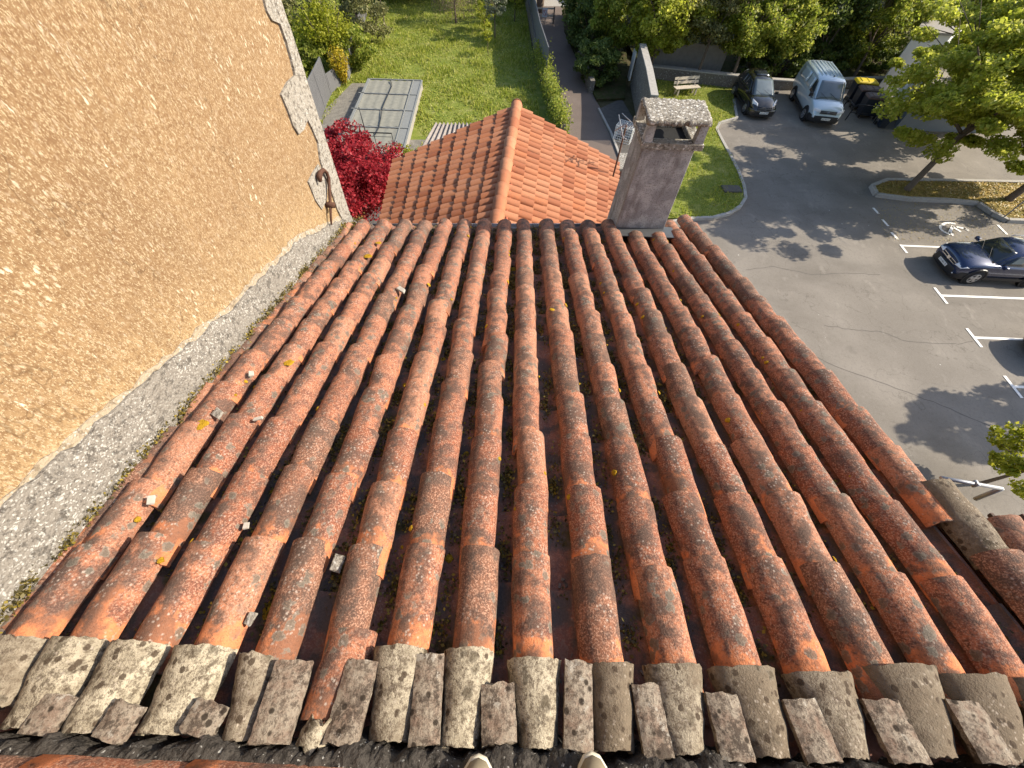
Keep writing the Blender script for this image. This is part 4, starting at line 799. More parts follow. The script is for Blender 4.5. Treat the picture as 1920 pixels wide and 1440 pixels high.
# corrugated shed roof
sd_ = empty('shed', Pz(830, 290, 0)); tag(sd_, 'shed with a weathered corrugated fibre-cement roof behind the small house', 'shed')
zt_ = 2.3; q = [Pz(x, y, z) for x, y, z in ((780, 292, 2.0), (905, 300, 2.0), (895, 232, 2.5), (816, 231, 2.5))]
V = []; Fc = []; nx = 110
for lay in (0, 1):
    for j in (0, 1):
        for i in range(nx+1):
            p = (q[0].lerp(q[1], i/nx) if j == 0 else q[3].lerp(q[2], i/nx)); V.append(p+Vector((0, 0, .05*math.sin(i/nx*2*math.pi*11)-.015*lay)))
m = nx+1
for i in range(nx): Fc += [(i, i+1, i+m+1, i+m), (i+2*m, i+3*m, i+3*m+1, i+2*m+1), (i, i+2*m, i+2*m+1, i+1), (i+m, i+m+1, i+3*m+1, i+3*m)]
loc(mesh('roof', V, Fc, 'fibre', sd_, True), sd_)
mb = MB(); qq = [q[0].lerp(q[2], .05), q[1].lerp(q[3], .05), q[2].lerp(q[0], .05), q[3].lerp(q[1], .05)]; mb.hexa([Vector((p.x, p.y, 0)) for p in qq]+[p+Vector((0, 0, -.08)) for p in qq]); loc(mb.build('wall', 'conc', sd_), sd_)
# slatted fence on the left
def panel_fence(px, h, mat, label, name='fence', slat=.12):
    pp = gz(*px); f = empty(name, pp[0]); tag(f, label, 'fence')
    for a, b in zip(pp, pp[1:]):
        mb = MB(); d = b-a; L = d.length; n = max(2, int(L/slat))
        for i in range(n): p = a+d*((i+.5)/n); mb.bar(p+Vector((0, 0, .04)), p+Vector((0, 0, h)), L/n*.86, .03, d.cross(Vector((0, 0, 1))).normalized())
        mb.bar(a+Vector((0, 0, h+.02)), b+Vector((0, 0, h+.02)), .05, .05); mb.bar(a+Vector((0, 0, h*.25)), b+Vector((0, 0, h*.25)), .02, h*.5-.1); loc(mb.build('panel', mat, f), f)
    for p in pp: mb = MB(); mb.box(p+Vector((0, 0, h/2)), (.07, .07, h+.1)); loc(mb.build('post', mat, f), f)
    return f
panel_fence([(598, 232), (610, 205), (621, 178)], 1.9, 'fence', 'grey slatted fence panels in two bays behind the red maple')
# wire fence with bushes beyond
panel_fence([(621, 176), (655, 150), (690, 20)], 1.0, 'fence', 'low weathered wire fence running up the garden behind the yellow bush', slat=.9)
sheet('neighbour_lawn', gz((420, 330), (600, 240), (640, 170), (670, 40), (690, -30), (300, -30)), -.008, 'lawn')
shrub('yellow_shrub', Pz(648, 160, 0), .75, 2.3, 'lf_yel', 4200, .05, 'narrow yellow flowering bush by the fence end', spiky=True, rx=.75)
shrub('feathery_shrub', Pz(628, 128, 0), 2.0, 3.9, 'lf_lime', 14000, .07, 'tall lime-green feathery bush behind the yellow one', spiky=True)
shrub('garden_shrub', Pz(668, 122, 0), 1.6, 2.2, 'lf_mid', 6000, .08, 'rounded green bush right of the yellow flowering bush')
shrub('garden_shrub', Pz(695, 80, 0), 1.9, 2.6, 'lf_olive', 6000, .08, 'loose olive-green bush at the left edge of the lawn')
shrub('garden_shrub', Pz(578, 130, 0), 2.2, 2.0, 'lf_mid', 6000, .09, 'wild green bush left of the feathery one, beside the wall corner')
shrub('garden_shrub', Pz(560, 60, 0), 3.0, 3.2, 'lf_olive', 7000, .1, 'untidy bush at the top left beside the wall corner')
tree('dark_tree', Pz(672, 45, 0), 4, (0, 0, 3.2, 2.2, 2.2, 2.2), 'lf_dark', 9000, .10, 'dark evergreen tree behind the bushes at the left of the lawn')
tree('young_tree', Pz(722, 50, 0), 4, (0, 0, 3.1, 1.3, 1.3, 1.2), 'lf_mid', 3000, .09, 'slim young tree with two pale stems at the left edge of the lawn', trunk_r=.05)
# far garden wall and hedge
fw = gz((700, -2), (1000, 4)); mb = MB(); mb.bar(fw[0]+Vector((0, 2, 1.0)), fw[1]+Vector((0, 2, 1.0)), .3, 2.0); o = mb.build('garden_wall', 'stone'); tag(o, 'old stone wall closing the far end of the lawn', 'wall')
for i, (x, lb) in enumerate(((735, 'dark bush at the left of the far garden wall'), (790, 'dark low bush before the middle of the far garden wall'), (960, 'dark bush at the right end of the far garden wall'), (1000, 'dark bush where the far garden wall meets the path'))):
    p = Pz(x, 6, 0); shrub('hedge_shrub', (p.x, p.y+1, 0), 2.1, 2.6+.5*(i % 2), 'lf_dark', 5000, .1, lb)
wt = tree('weeping_tree', Pz(855, 43, 0), 3, (0, 0, 2.1, 1.9, 1.6, 1.1), 'lf_brown', 10, .05, 'bare weeping tree with hanging brown twigs at the end of the lawn', trunk_r=.08)
P = []
for i in range(240):
    a = random.uniform(0, 6.28); r = random.uniform(.5, 1.9); z1 = random.uniform(.3, .9); t_ = np.linspace(0, 1, 34)[:, None]; P.append(np.concatenate([math.cos(a)*r*np.minimum(1, t_*1.6+.2), math.sin(a)*r*np.minimum(1, t_*1.6+.2), 3.0-(3.0-z1)*t_**1.4], 1)+rng.normal(size=(34, 3))*.03)
leaf_mesh('twigs', np.concatenate(P), .035, 'lf_brown', wt)
tree('small_tree', Pz(909, 58, 0), 2, (0, 0, 1.4, .8, .8, 1.3), 'lf_bright', 1500, .07, 'small bright green column tree near the end of the lawn', trunk_r=.04)
tree('olive_tree', Pz(928, 72, 0), 3, (0, 0, 2.2, .95, .95, 1.0), 'lf_grey', 2600, .06, 'small grey-leaved olive tree on a thin trunk', trunk_r=.05)
tree('sapling', Pz(915, 104, 0), 1.5, (0, 0, 1.15, .4, .4, .35), 'lf_lime', 260, .06, 'tiny staked sapling standing in the open lawn', trunk_r=.02, limbs=3)
tree('small_tree', Pz(965, 40, 0), 3, (0, 0, 2.1, 1.0, 1.0, 1.5), 'lf_mid', 2600, .08, 'small grey-green tree beside the dark path wall', trunk_r=.05)
# path wall with dark fence and ivy
pwp = [(988, 0), (1000, 60), (1010, 112), (1025, 165), (1040, 215), (1056, 262)]; pw = gz(*pwp)
ww = empty('path_wall', pw[0]); tag(ww, 'low stone wall with a dark board fence on top along the left of the path', 'wall')
mb = MB()
for a, b in zip(pw, pw[1:]): mb.bar(a+Vector((-.1, 0, .4)), b+Vector((-.1, 0, .4)), .3, .8)
loc(mb.build('masonry', 'stone', ww), ww); mb = MB()
for a, b in zip(pw[:4], pw[1:4]): mb.bar(a+Vector((-.1, 0, 1.5)), b+Vector((-.1, 0, 1.5)), .06, 1.35)
loc(mb.build('board_fence', 'fence', ww), ww)
P = []
for a, b in zip(pw[2:], pw[3:]):
    n = 3800; t_ = rng.uniform(0, 1, n)[:, None]; P.append(np.array(a)*(1-t_)+np.array(b)*t_+np.stack([rng.normal(size=n)*.22-.1, rng.normal(size=n)*.15, .5+rng.normal(size=n)*.38+.55*(t_[:, 0])*.6], 1))
tag(leaf_mesh('ivy_hedge', np.concatenate(P), .06, 'lf_mid'), 'sunlit ivy hedge running down the left side of the path', 'hedge')
# barrier at the end of the path
bp = Pz(1004, 44, 0); br_ = empty('path_barrier', bp); tag(br_, 'wooden two-rail barrier with a small white sign across the far end of the path', 'barrier')
e0_, e1_ = Pz(1003, 45, 0), Pz(1037, 46, 0); mb = MB()
for z in (.55, 1.0): mb.bar(e0_+Vector((0, 0, z)), e1_+Vector((0, 0, z)), .06, .10)
loc(mb.build('rails', 'bench', br_), br_)
for e in (e0_, e1_): mb = MB(); mb.box(e+Vector((0, 0, .55)), (.1, .1, 1.1)); loc(mb.build('post', 'bark', br_), br_)
mb = MB(); mm = e0_.lerp(e1_, .5)+Vector((0, -.06, .75)); mb.box(mm, (.42, .02, .55)); loc(mb.build('sign_panel', 'plate', br_), br_)
mb = MB(); mb.bar(mm+Vector((-.14, -.015, .18)), mm+Vector((.14, -.015, -.18)), .03, .012, (0, 1, 0)); mb.tube([mm+Vector((.16*math.cos(t), -.015, .16*math.sin(t))) for t in np.linspace(0, 6.28, 16)], .015, 4); loc(mb.build('sign_mark', 'redsign', br_), br_)
sheet('far_road', gz((1000, 12), (1090, 12), (1090, -60), (980, -60)), .01, 'kerb')
tree('roadside_tree', Pz(1012, 22, 0), 9, (0, 1, 7.5, 2.5, 2.5, 2.2), 'lf_mid', 6000, .14, 'thick-trunked tree at the far end of the path', trunk_r=.32)
# ================================================================== RIGHT BANK: walls, trees
sp = [(1196, 232), (1190, 190), (1180, 150), (1176, 128)]
def stone_wall(px, h, th, label, mat='stone', cap=True, z0=0):
    pp = gz(*px); f = empty('stone_wall', pp[0]); tag(f, label, 'wall'); mb = MB(); mc = MB()
    for a, b in zip(pp, pp[1:]): mb.bar(a+Vector((0, 0, h/2)), b+Vector((0, 0, h/2)), th, h); mc.bar(a+Vector((0, 0, h+.04)), b+Vector((0, 0, h+.04)), th+.06, .07)
    loc(mb.build('masonry', mat, f), f)
    if cap: loc(mc.build('coping', 'kerb', f), f)
    return f
stone_wall([(1203, 262), (1196, 210), (1186, 160)], 2.2, .35, 'old grey stone wall behind the chimney beside the pavement')
mb = MB(); p = Pz(1182, 150, 0); mb.box(p+Vector((-.1, .2, .8)), (.10, .7, 1.6)); o = mb.build('white_gate', 'white'); tag(o, 'white gate leaf standing at the end of the old stone wall', 'gate')
stone_wall([(1208, 148), (1300, 158), (1385, 168)], .75, .35, 'low stone retaining wall behind the bench')
stone_wall([(1385, 162), (1480, 168), (1700, 160)], .5, .3, 'low kerb wall behind the parked car and van')
mb = MB(); a, b = gz((1215, 138), (1350, 150)); mb.bar(a+Vector((0, .6, .9)), b+Vector((0, .6, .9)), .15, 1.7); o = mb.build('concrete_wall', 'conc'); tag(o, 'smooth grey concrete wall seen under the trees behind the bench', 'wall')
bk = [Vector((p.x, p.y, 0)) for p in gz((1385, 160), (1208, 140))]
mb = MB(); mb.add([(9.5, 34, .0), (60, 33.8, .0), (60, 60, 2.5), (4, 60, 2.5)], [(0, 1, 2, 3)]); tag(mb.build('bank', 'bank'), kind='structure')
# sloping verge right of the path, low wall along it
vp = gz((1058, 60), (1085, 120), (1118, 190), (1170, 188), (1176, 128), (1170, 60)); mb = MB(); mb.prism([p+Vector((0, 0, .012)) for p in vp][::-1], (0, 0, .12)); tag(mb.build('verge', 'bank'), kind='structure')
stone_wall([(1084, 118), (1098, 150), (1108, 175)], .7, .3, 'mossy broken stone edging on the right of the path', cap=False)
T_ = [  # name, px base, crown (dx,dy,z,rx,ry,rz), mat, n, size, label
 ('verge_shrub', (1115, 150), (0, 0, 1.0, 1.5, 2.2, 1.1), 'lf_dark', 7000, .09, 'dark ivy-covered bush at the bottom of the verge by the path'),
 ('verge_shrub', (1098, 95), (.4, 0, 1.6, 1.9, 2.8, 1.9), 'lf_dark', 9000, .10, 'dark bush halfway up the right side of the path'),
 ('verge_shrub', (1075, 45), (.8, 0, 2.0, 2.0, 3.0, 2.3), 'lf_dark', 9000, .11, 'tall dark bush at the far right side of the path'),
 ('verge_tree', (1150, 120), (0, 0, 3.2, 2.3, 2.4, 2.2), 'lf_mid', 12000, .10, 'shaded tree overhanging the end of the old stone wall'),
 ('bank_tree', (1213, 152), (.4, 1.0, 3.7, 2.4, 2.3, 2.0), 'lf_bright', 13000, .10, 'bright-leaved tree left of the bench'),
 ('bank_tree', (1301, 158), (-.2, 1.2, 3.9, 2.3, 2.3, 1.8), 'lf_olive', 11000, .09, 'thin leaning tree behind the bench with sparse reddish-green leaves'),
 ('bank_tree', (1366, 163), (.1, 1.2, 3.9, 2.2, 2.3, 1.9), 'lf_mid', 12000, .09, 'pale-trunked tree between the bench and the black car'),
 ('bank_tree', (1440, 150), (0, 1.2, 3.6, 2.3, 2.3, 2.2), 'lf_mid', 13000, .10, 'tree directly behind the parked black car'),
 ('bank_tree', (1520, 140), (0, 1.5, 3.6, 2.4, 2.3, 2.3), 'lf_dark', 12000, .10, 'dark bushy tree behind the parked van'),
 ('bank_tree', (1600, 145), (0, 1.2, 3.6, 2.5, 2.3, 2.4), 'lf_mid', 13000, .10, 'leafy tree behind the row of bins'),
 ('bank_tree', (1680, 125), (0, 2.0, 4.2, 2.6, 2.3, 2.6), 'lf_olive', 12000, .10, 'olive-green tree behind the white hut'),
 ('back_tree', (1180, 85), (0, 1, 5.0, 3.0, 3.0, 2.4), 'lf_dark', 11000, .13, 'large dark tree in the back row above the old wall'),
 ('back_tree', (1290, 90), (0, 1, 5.6, 3.0, 3.0, 2.6), 'lf_mid', 12000, .13, 'large tree in the back row above the bench'),
 ('back_tree', (1400, 90), (0, 1, 5.6, 3.0, 3.0, 2.6), 'lf_bright', 12000, .13, 'large sunlit tree in the back row above the black car'),
 ('back_tree', (1510, 85), (0, 1, 5.6, 3.0, 3.0, 2.6), 'lf_mid', 12000, .13, 'large tree in the back row above the van'),
 ('back_tree', (1620, 80), (0, 1, 5.8, 3.2, 3.0, 2.7), 'lf_bright', 12000, .13, 'large light green tree in the back row above the bins'),
 ('back_tree', (1760, 60), (0, 1, 6.0, 3.4, 3.0, 2.8), 'lf_mid', 12000, .13, 'large tree in the back row at the top right corner'),
]
for nm, b, cr_, mt_, n, sz, lb in T_:
    n = int(n*1.5); sz *= .9
    if nm in ('bank_tree', 'back_tree'): cr_ = (cr_[0], cr_[1], cr_[2]-.15, cr_[3]*1.1, cr_[4]*1.05, cr_[5]*1.15)
    big = nm in ('back_tree', ); tree(nm, Pz(*b), 5, cr_, mt_, n, sz, lb, trunk_r=.16 if big else (.10 if nm == 'bank_tree' else .06), lean=(random.uniform(-.2, .2), .3), cat='shrub' if 'shrub' in nm else 'tree', group='trees along the back of the car park' if 'bank' in nm or 'back' in nm else None, nclump=80)
for i, (x, y, lb) in enumerate(((1410, 160, 'dark laurel bush low behind the black car'), (1468, 158, 'dark laurel bush between the car and the van'), (1550, 150, 'dark laurel bush low behind the van'), (1640, 150, 'dark laurel bush low behind the yellow-lidded bin'))):
    shrub('laurel_shrub', Pz(x, y-6, 0)+Vector((0, .9, 0)), 1.5, 2.0, 'lf_dark', 5000, .09, lb)
# ------------------------------------------------------------------ big trees by the car park
ti = Pz(1700, 356, .1); t2 = Pz(1890, 375, .1)
tree('maple_tree', ti, 8, (.35, .1, 4.8, 4.7, 4.7, 3.0), 'lf_bright', 76000, .08, 'large light green maple growing on the kerbed island, its trunk left', 'maples in the car park', trunk_r=.15, lean=(.2, .1), nclump=230, cr=.125, shell=.15)
tree('maple_tree', t2, 8, (.5, .9, 4.7, 4.2, 3.5, 2.8), 'lf_bright', 52000, .08, 'second maple on the island, by the disabled parking sign', 'maples in the car park', trunk_r=.17, lean=(.5, 0), nclump=190, cr=.13, shell=.15)
tree('maple_tree', (28.0, 27.5, 0), 8, (-.5, 0, 4.4, 5.2, 3.6, 2.6), 'lf_bright', 34000, .10, 'maple farther back behind the white hut', 'maples in the car park', trunk_r=.18, nclump=90, cr=.22)
nt_ = Pz(2010, 905, 0); gs = Pz(1730, 795, 0)
tree('roadside_tree', (gs.x+10.2, gs.y+1.0, 0), 6, (0, 0, 5.0, 2.3, 1.5, 1.6), 'lf_bright', 9000, .09, 'tree beyond the right edge whose shadow falls on the lower car park', trunk_r=.09)
tree('birch_tree', (14.9, 3.9, 0), 3, (-.1, .0, 1.9, 1.25, 1.3, .95), 'lf_lime', 5200, .055, 'young tree whose leafy branches reach in at the lower right edge', trunk_r=.05, nclump=40, cr=.22)
# ================================================================== BENCH
bn = empty('park_bench', Pz(1283, 178, .1), rad(14)); tag(bn, 'pale wooden park bench on the corner lawn', 'bench')
mb = MB()
for i in range(3): mb.box((0, -.16+.16*i, .45), (1.8, .14, .045))
mb.build('seat', 'bench', bn, bevel=.005); mb = MB()
for z, y in ((.64, .27), (.85, .32)): mb.box((0, y, z), (1.8, .035, .15), 0, Matrix.Rotation(-.2, 3, 'X'))
mb.box((0, .30, .745), (.2, .03, .06)); mb.build('backrest', 'bench', bn, bevel=.005)
for s_ in (-.65, .65):
    mb = MB(); mb.box((s_, -.16, .22), (.10, .10, .42)); mb.box((s_, .18, .22), (.10, .10, .42)); mb.box((s_, .02, .40), (.10, .48, .06)); mb.bar((s_, .2, .4), (s_, .36, .92), .08, .06, (1, 0, 0)); mb.build('leg', 'bench', bn, bevel=.008)
# ================================================================== VEHICLES
def ringL(x, w, zb, zs, zt, cw=.62, cr_=.03):        # closed cross-section of the lower body at x
    return [Vector((x, y, z)) for y, z in ((0, zb), (-w*.8, zb), (-w*.97, zb+.12), (-w, zb+(zs-zb)*.5), (-w*.985, zs-.06), (-w*.93, zs), (-w*cw, zt), (0, zt+cr_), (w*cw, zt), (w*.93, zs), (w*.985, zs-.06), (w, zb+(zs-zb)*.5), (w*.97, zb+.12), (w*.8, zb))]
def ringC(x, wb, zb, wr, zr_, cr_=.04):              # cabin cross-section
    return [Vector((x, y, z)) for y, z in ((0, zb), (-wb, zb), (-wb-(wr-wb)*.5, zb+(zr_-zb)*.5), (-wr*1.0, zr_-.07), (-wr*.86, zr_-.005), (0, zr_+cr_), (wr*.86, zr_-.005), (wr*1.0, zr_-.07), (wb+(wr-wb)*.5, zb+(zr_-zb)*.5), (wb, zb))]
def wheel(parent, x, y, r, wd=.2):
    s_ = 1 if y > 0 else -1; mb = MB(); pts = [(x, y-s_*wd/2-s_*.0, r), (x, y+s_*wd/2-s_*.02, r), (x, y+s_*wd/2, r)]; mb.tube(pts, [r, r, r*.9], 26); o = mb.build('wheel', 'tyre', parent, True)
    o.data.set_sharp_from_angle(angle=rad(40)); mb = MB(); mb.tube([(x, y+s_*wd/2-.01*s_, r), (x, y+s_*(wd/2+.012), r)], [r*.64, r*.60], 22)
    q = mb.build('rim', 'black', o); mb = MB()
    for i in range(5):
        a = i*2*math.pi/5+.3; mb.bar((x, y+s_*(wd/2+.014), r), (x+math.cos(a)*r*.62, y+s_*(wd/2+.014), r+math.sin(a)*r*.62), .09, .03, (0, 1, 0))
    mb.tube([(x, y+s_*(wd/2), r), (x, y+s_*(wd/2+.04), r)], .06, 10); mb.tube([(x+math.cos(t)*r*.62, y+s_*(wd/2+.01), r+math.sin(t)*r*.62) for t in np.linspace(0, 2*math.pi, 24)], .018, 5, False); mb.build('spokes', 'alloy', o)
def patch(parent, name, mat, p, lift=.006, n=6, bulge=0):   # panel set just proud of the body: corners p0..p3 in loop
    p = [Vector(v) for v in p]; nr_ = (p[1]-p[0]).cross(p[3]-p[0]).normalized(); V = []; Fc = []
    for lay in (1, 0):
        for j in range(n+1):
            for i in range(n+1): a = p[0].lerp(p[1], i/n).lerp(p[3].lerp(p[2], i/n), j/n); V.append(a+nr_*(lift*lay-.02*(1-lay)+bulge*lay*math.sin(math.pi*i/n)*math.sin(math.pi*j/n)))
    m = n+1; N = m*m
    for j in range(n):
        for i in range(n): a = j*m+i; Fc += [(a, a+1, a+m+1, a+m), (a+N, a+N+m, a+N+m+1, a+N+1)]
    for i in range(n): Fc += [(i, i+N, i+1+N, i+1), (n*m+i, n*m+i+1, n*m+i+1+N, n*m+i+N), (i*m, i*m+m, i*m+m+N, i*m+N), (i*m+n, i*m+n+N, i*m+n+m+N, i*m+n+m)]
    return mesh(name, V, Fc, mat, parent, True)
FONT = {}
def text(parent, s_, loc_, rot, size, mat, name='lettering'):
    cu = bpy.data.curves.new(name, 'FONT'); cu.body = s_; cu.size = size; cu.extrude = .002; cu.align_x = 'CENTER'; cu.align_y = 'CENTER'; o = bpy.data.objects.new(name, cu); COL.objects.link(o)
    dg = bpy.context.evaluated_depsgraph_get(); me = bpy.data.meshes.new_from_object(o.evaluated_get(dg)); bpy.data.objects.remove(o); me.materials.clear(); me.materials.append(MT[mat]); o = bpy.data.objects.new(name, me); COL.objects.link(o); o.parent = parent; o.location = loc_; o.rotation_euler = rot; return o
def car(name, loc_, rz, L, Wd, H, paint, label, van=False, hood=None, wr=.32, glass='glass', mpv=False, plate='AB-123-CD', cat='car', clad=False):
    t = empty(name, loc_, rz); tag(t, label, cat); w = Wd/2; x1 = L/2; x0_ = -L/2      # +x is the front
    if van: sh_, hd = 1.18, 1.22; st = [(x0_, .94, .45, sh_, sh_+.02), (x0_+.1, 1, .30, sh_, sh_+.02), (x1-1.25, 1, .26, sh_, sh_+.03), (x1-.75, .995, .28, 1.10, 1.17), (x1-.35, .97, .32, 1.0, 1.08), (x1-.12, .90, .36, .86, .96), (x1, .78, .42, .62, .68)]
    elif mpv: sh_, hd = .96, 1.0; st = [(x0_, .85, .45, .80, .84), (x0_+.12, .94, .32, .92, .96), (x0_+.6, 1, .24, sh_, sh_+.02), (x1-1.3, 1, .22, sh_, sh_+.04), (x1-.8, .97, .24, .88, 1.0), (x1-.35, .88, .28, .76, .88), (x1-.1, .76, .33, .62, .70), (x1, .58, .38, .48, .54)]
    else: sh_, hd = .95, .98; st = [(x0_, .84, .45, .82, .86), (x0_+.12, .93, .34, .92, .95), (x0_+.6, 1, .26, sh_, sh_+.02), (x1-1.25, 1, .24, sh_, sh_+.06), (x1-.8, 1, .26, .93, 1.05), (x1-.30, .97, .27, .88, 1.0), (x1-.08, .92, .30, .80, .92), (x1+.01, .88, .33, .72, .84), (x1+.02, .80, .38, .60, .70)]
    st = [st[0]]+st+[st[-1]] if not mpv else st
    mb = MB(); mb.loft([ringL(x, w*f, zb, zs, zt) for x, f, zb, zs, zt in st]); body = mb.build('body', paint, t, True); b_ = body.modifiers.new('sub', 'SUBSURF'); b_.levels = 2; b_.render_levels = 2
    if van: cs = [(x1-.98, .93, 1.15, .84, 1.16), (x1-1.72, .95, 1.15, .83, H-.08), (x1-2.1, .96, 1.15, .84, H-.02), (0-.6, .97, 1.15, .85, H), (x0_+.25, .97, 1.15, .85, H-.02), (x0_+.06, .96, 1.15, .82, H-.12)]
    elif mpv: cs = [(x1-.98, .88, .93, .78, .96), (x1-1.95, .93, .93, .72, H-.08), (x1-2.5, .94, .93, .73, H-.03), (-.4, .95, .93, .73, H-.03), (x0_+.65, .92, .93, .70, H-.09), (x0_+.12, .87, .90, .66, 1.15)]
    else: cs = [(x1-1.15, .88, .93, .80, .96), (x1-1.80, .92, .93, .70, H-.10), (x1-2.3, .93, .93, .69, H-.05), (-.5, .93, .93, .69, H-.04), (x0_+.6, .90, .93, .66, H-.12), (x0_+.15, .86, .90, .62, 1.1)]
    mb = MB(); mb.loft([ringC(x, w*a, zb, w*b, zr_) for x, a, zb, b, zr_ in cs]); cb_ = mb.build('cabin', paint, t, True); cb_.data.set_sharp_from_angle(angle=rad(38))
    A, B = cs[0], cs[1]
    def lerp3(p, q, u): return tuple(p[i]+(q[i]-p[i])*u for i in range(3))
    bA = (A[0]+.02, w*A[3]*.97, A[4]+.0); tB = (B[0]+.06, w*B[3]*.86, B[4]-.02)
    patch(t, 'windscreen', glass, [(bA[0], bA[1], bA[2]+.02), (bA[0], -bA[1], bA[2]+.02), (tB[0], -tB[1], tB[2]), (tB[0], tB[1], tB[2])][::-1], .025, 8, .05)
    Cc = cs[2]; E_ = cs[4]
    for s_ in (-1, 1):
        def sp_(x, u, q):
            # point on cabin side at x, height fraction u
            for a_, b2 in zip(cs, cs[1:]):
                if b2[0] <= x <= a_[0]:
                    f = (x-a_[0])/(b2[0]-a_[0]); wb = w*(a_[1]+(b2[1]-a_[1])*f); wr_ = w*(a_[3]+(b2[3]-a_[3])*f); zb = a_[2]+(b2[2]-a_[2])*f; zt = a_[4]+(b2[4]-a_[4])*f-.07
                    return Vector((x, s_*(wb+(wr_-wb)*u+.004), zb+(zt-zb)*u))
            return Vector((x, s_*w*.8, 1))
        segs = ([(x1-1.25, x1-2.05)] if van else ([(x1-1.35, x1-2.35), (x1-2.45, -.55-.1), (-.75, x0_+.7)] if mpv else [(x1-1.5, x1-2.35), (x1-2.43, x0_+1.0), (x0_+.92, x0_+.45)]))
        for i, (xa_, xb_) in enumerate(segs):
            ut = .92; x_t = min(xa_, B[0]-.05) if i == 0 else xa_
            P4 = [sp_(xa_, .12, 0), sp_(xb_, .12, 0), sp_(xb_ if i < len(segs)-1 or van else xb_+.18, ut, 0), sp_(x_t, ut, 0)]
            if s_ > 0: P4 = P4[::-1]
            patch(t, 'side_window', 'glass', P4, .008, 4)
        if van: # pressed panel lines of the load bay
            for xa_, xb_ in ((x1-2.2, -.55), (-.65, x0_+.35)):
                P4 = [sp_(xa_, .15, 0), sp_(xb_, .15, 0), sp_(xb_, .85, 0), sp_(xa_, .85, 0)]
                if s_ > 0: P4 = P4[::-1]
                patch(t, 'side_panel', paint, P4, .008, 4)
        mb = MB(); mx_ = x1-(1.22 if van else 1.45); mb.box((mx_, s_*(w+.10), (1.28 if van else 1.0)), (.12, .2, .2 if van else .14)); mb.bar((mx_, s_*(w-.08), 1.12 if van else .96), (mx_, s_*(w+.06), 1.15 if van else .98), .05, .05); mb.build('mirror', paint if not van else 'black', t, bevel=.03)
        # lamps
        hz = .78 if van else (.74 if mpv else .76); xl = x1-.02
        if van: P4 = [(xl-.02, s_*w*.52, hz+.02), (xl-.20, s_*w*.93, hz+.0), (xl-.24, s_*w*.93, hz+.19), (xl-.10, s_*w*.52, hz+.13)]
        elif mpv: P4 = [(xl-.10, s_*w*.50, hz-.12), (xl-.38, s_*w*.84, hz-.10), (xl-.62, s_*w*.86, hz+.19), (xl-.26, s_*w*.56, hz+.08)]
        else: P4 = [(x1+.045, s_*w*.52, .66), (x1-.02, s_*w*.86, .68), (x1-.24, s_*w*.96, .79), (x1-.01, s_*w*.56, .79)]
        if s_ < 0: P4 = P4[::-1]
        patch(t, 'headlight', 'lamp', P4, .03, 4, .03)
    # grille, bumper, plate
    gx = x1+.0; gzz = .80 if van else (.60 if mpv else .68)
    if not van and not mpv: gx += .05
    patch(t, 'grille', 'black', [(gx-.03, -w*.52, gzz-.07), (gx-.03, w*.52, gzz-.07), (gx-.09, w*.50, gzz+.09), (gx-.09, -w*.50, gzz+.09)], .02, 4, .03)
    mb = MB(); 
    for z in ((gzz-.03, gzz+.05) if not mpv else (gzz+.03, )): mb.bar((gx+.012 if z < gzz+.02 else gx-.01, -w*.5, z), (gx+.012 if z < gzz+.02 else gx-.01, w*.5, z), .02, .022)
    mb.tube([(gx+.01+.03*0, .055*math.cos(a), gzz+.01+.055*math.sin(a)) for a in np.linspace(0, 6.28, 14)], .01, 5) if van else None
    if mpv: mb.add([(gx+.04, -.13, gzz-.01), (gx+.04, 0, gzz+.09), (gx+.04, .13, gzz-.01), (gx+.04, 0, gzz+.05)], [(0, 1, 3), (1, 2, 3)]); mb.add([(gx+.05, -.11, gzz-.05), (gx+.05, 0, gzz+.03), (gx+.05, .11, gzz-.05), (gx+.05, 0, gzz-.0)], [(0, 1, 3), (1, 2, 3)])
    if not van and not mpv: mb.prism([(gx+.0, -.1, gzz+.07), (gx+.0, .1, gzz+.07), (gx+.0, .06, gzz-.03), (gx, 0, gzz-.07), (gx, -.06, gzz-.03)], (.03, 0, 0))
    mb.build('emblem_bar', 'chrome', t)
    bz = .50 if van else .42; mb = MB(); mb.loft([[Vector((x1-.45, -s2*(w*1.0+.012), z)) for s2, z in ((1, bz-.2), (1, bz+.14))]+[Vector((x1-.45, -s2*(w*1.0-.05), z)) for s2, z in ((1, bz+.14), (1, bz-.2))]]+[[Vector((x, y*w, z)) for z in (bz-.2, bz+.14)]+[Vector((x-.1, y*w*.95, z)) for z in (bz+.14, bz-.2)] for x, y in ((x1-.16, -.93), (x1+.02, -.72), (x1+.07, -.3), (x1+.07, .3), (x1+.02, .72), (x1-.16, .93))]+[[Vector((x1-.45, (w*1.0+.012), z)) for z in (bz-.2, bz+.14)]+[Vector((x1-.45, (w*1.0-.05), z)) for z in (bz+.14, bz-.2)]])
    mb.build('bumper', 'black' if (van or clad) else paint, t, True, bevel=.02)
    mb = MB(); mb.box((x1+.09, 0, bz+.02), (.015, .52, .115)); pl_ = mb.build('number_plate', 'plate', t); text(pl_, plate, (x1+.099, 0, bz+.02), (rad(90), 0, rad(90)), .10, 'black')
    # trim
    for s_ in (-1, 1): mb = MB(); mb.bar((x1-.95, s_*(w+.004), .34), (x0_+.9, s_*(w+.004), .34), .03, .13); mb.build('sill_trim', 'black', t)
    wb_ = (x1-.85, x0_+.72) if not van else (x1-.92, x0_+1.05)
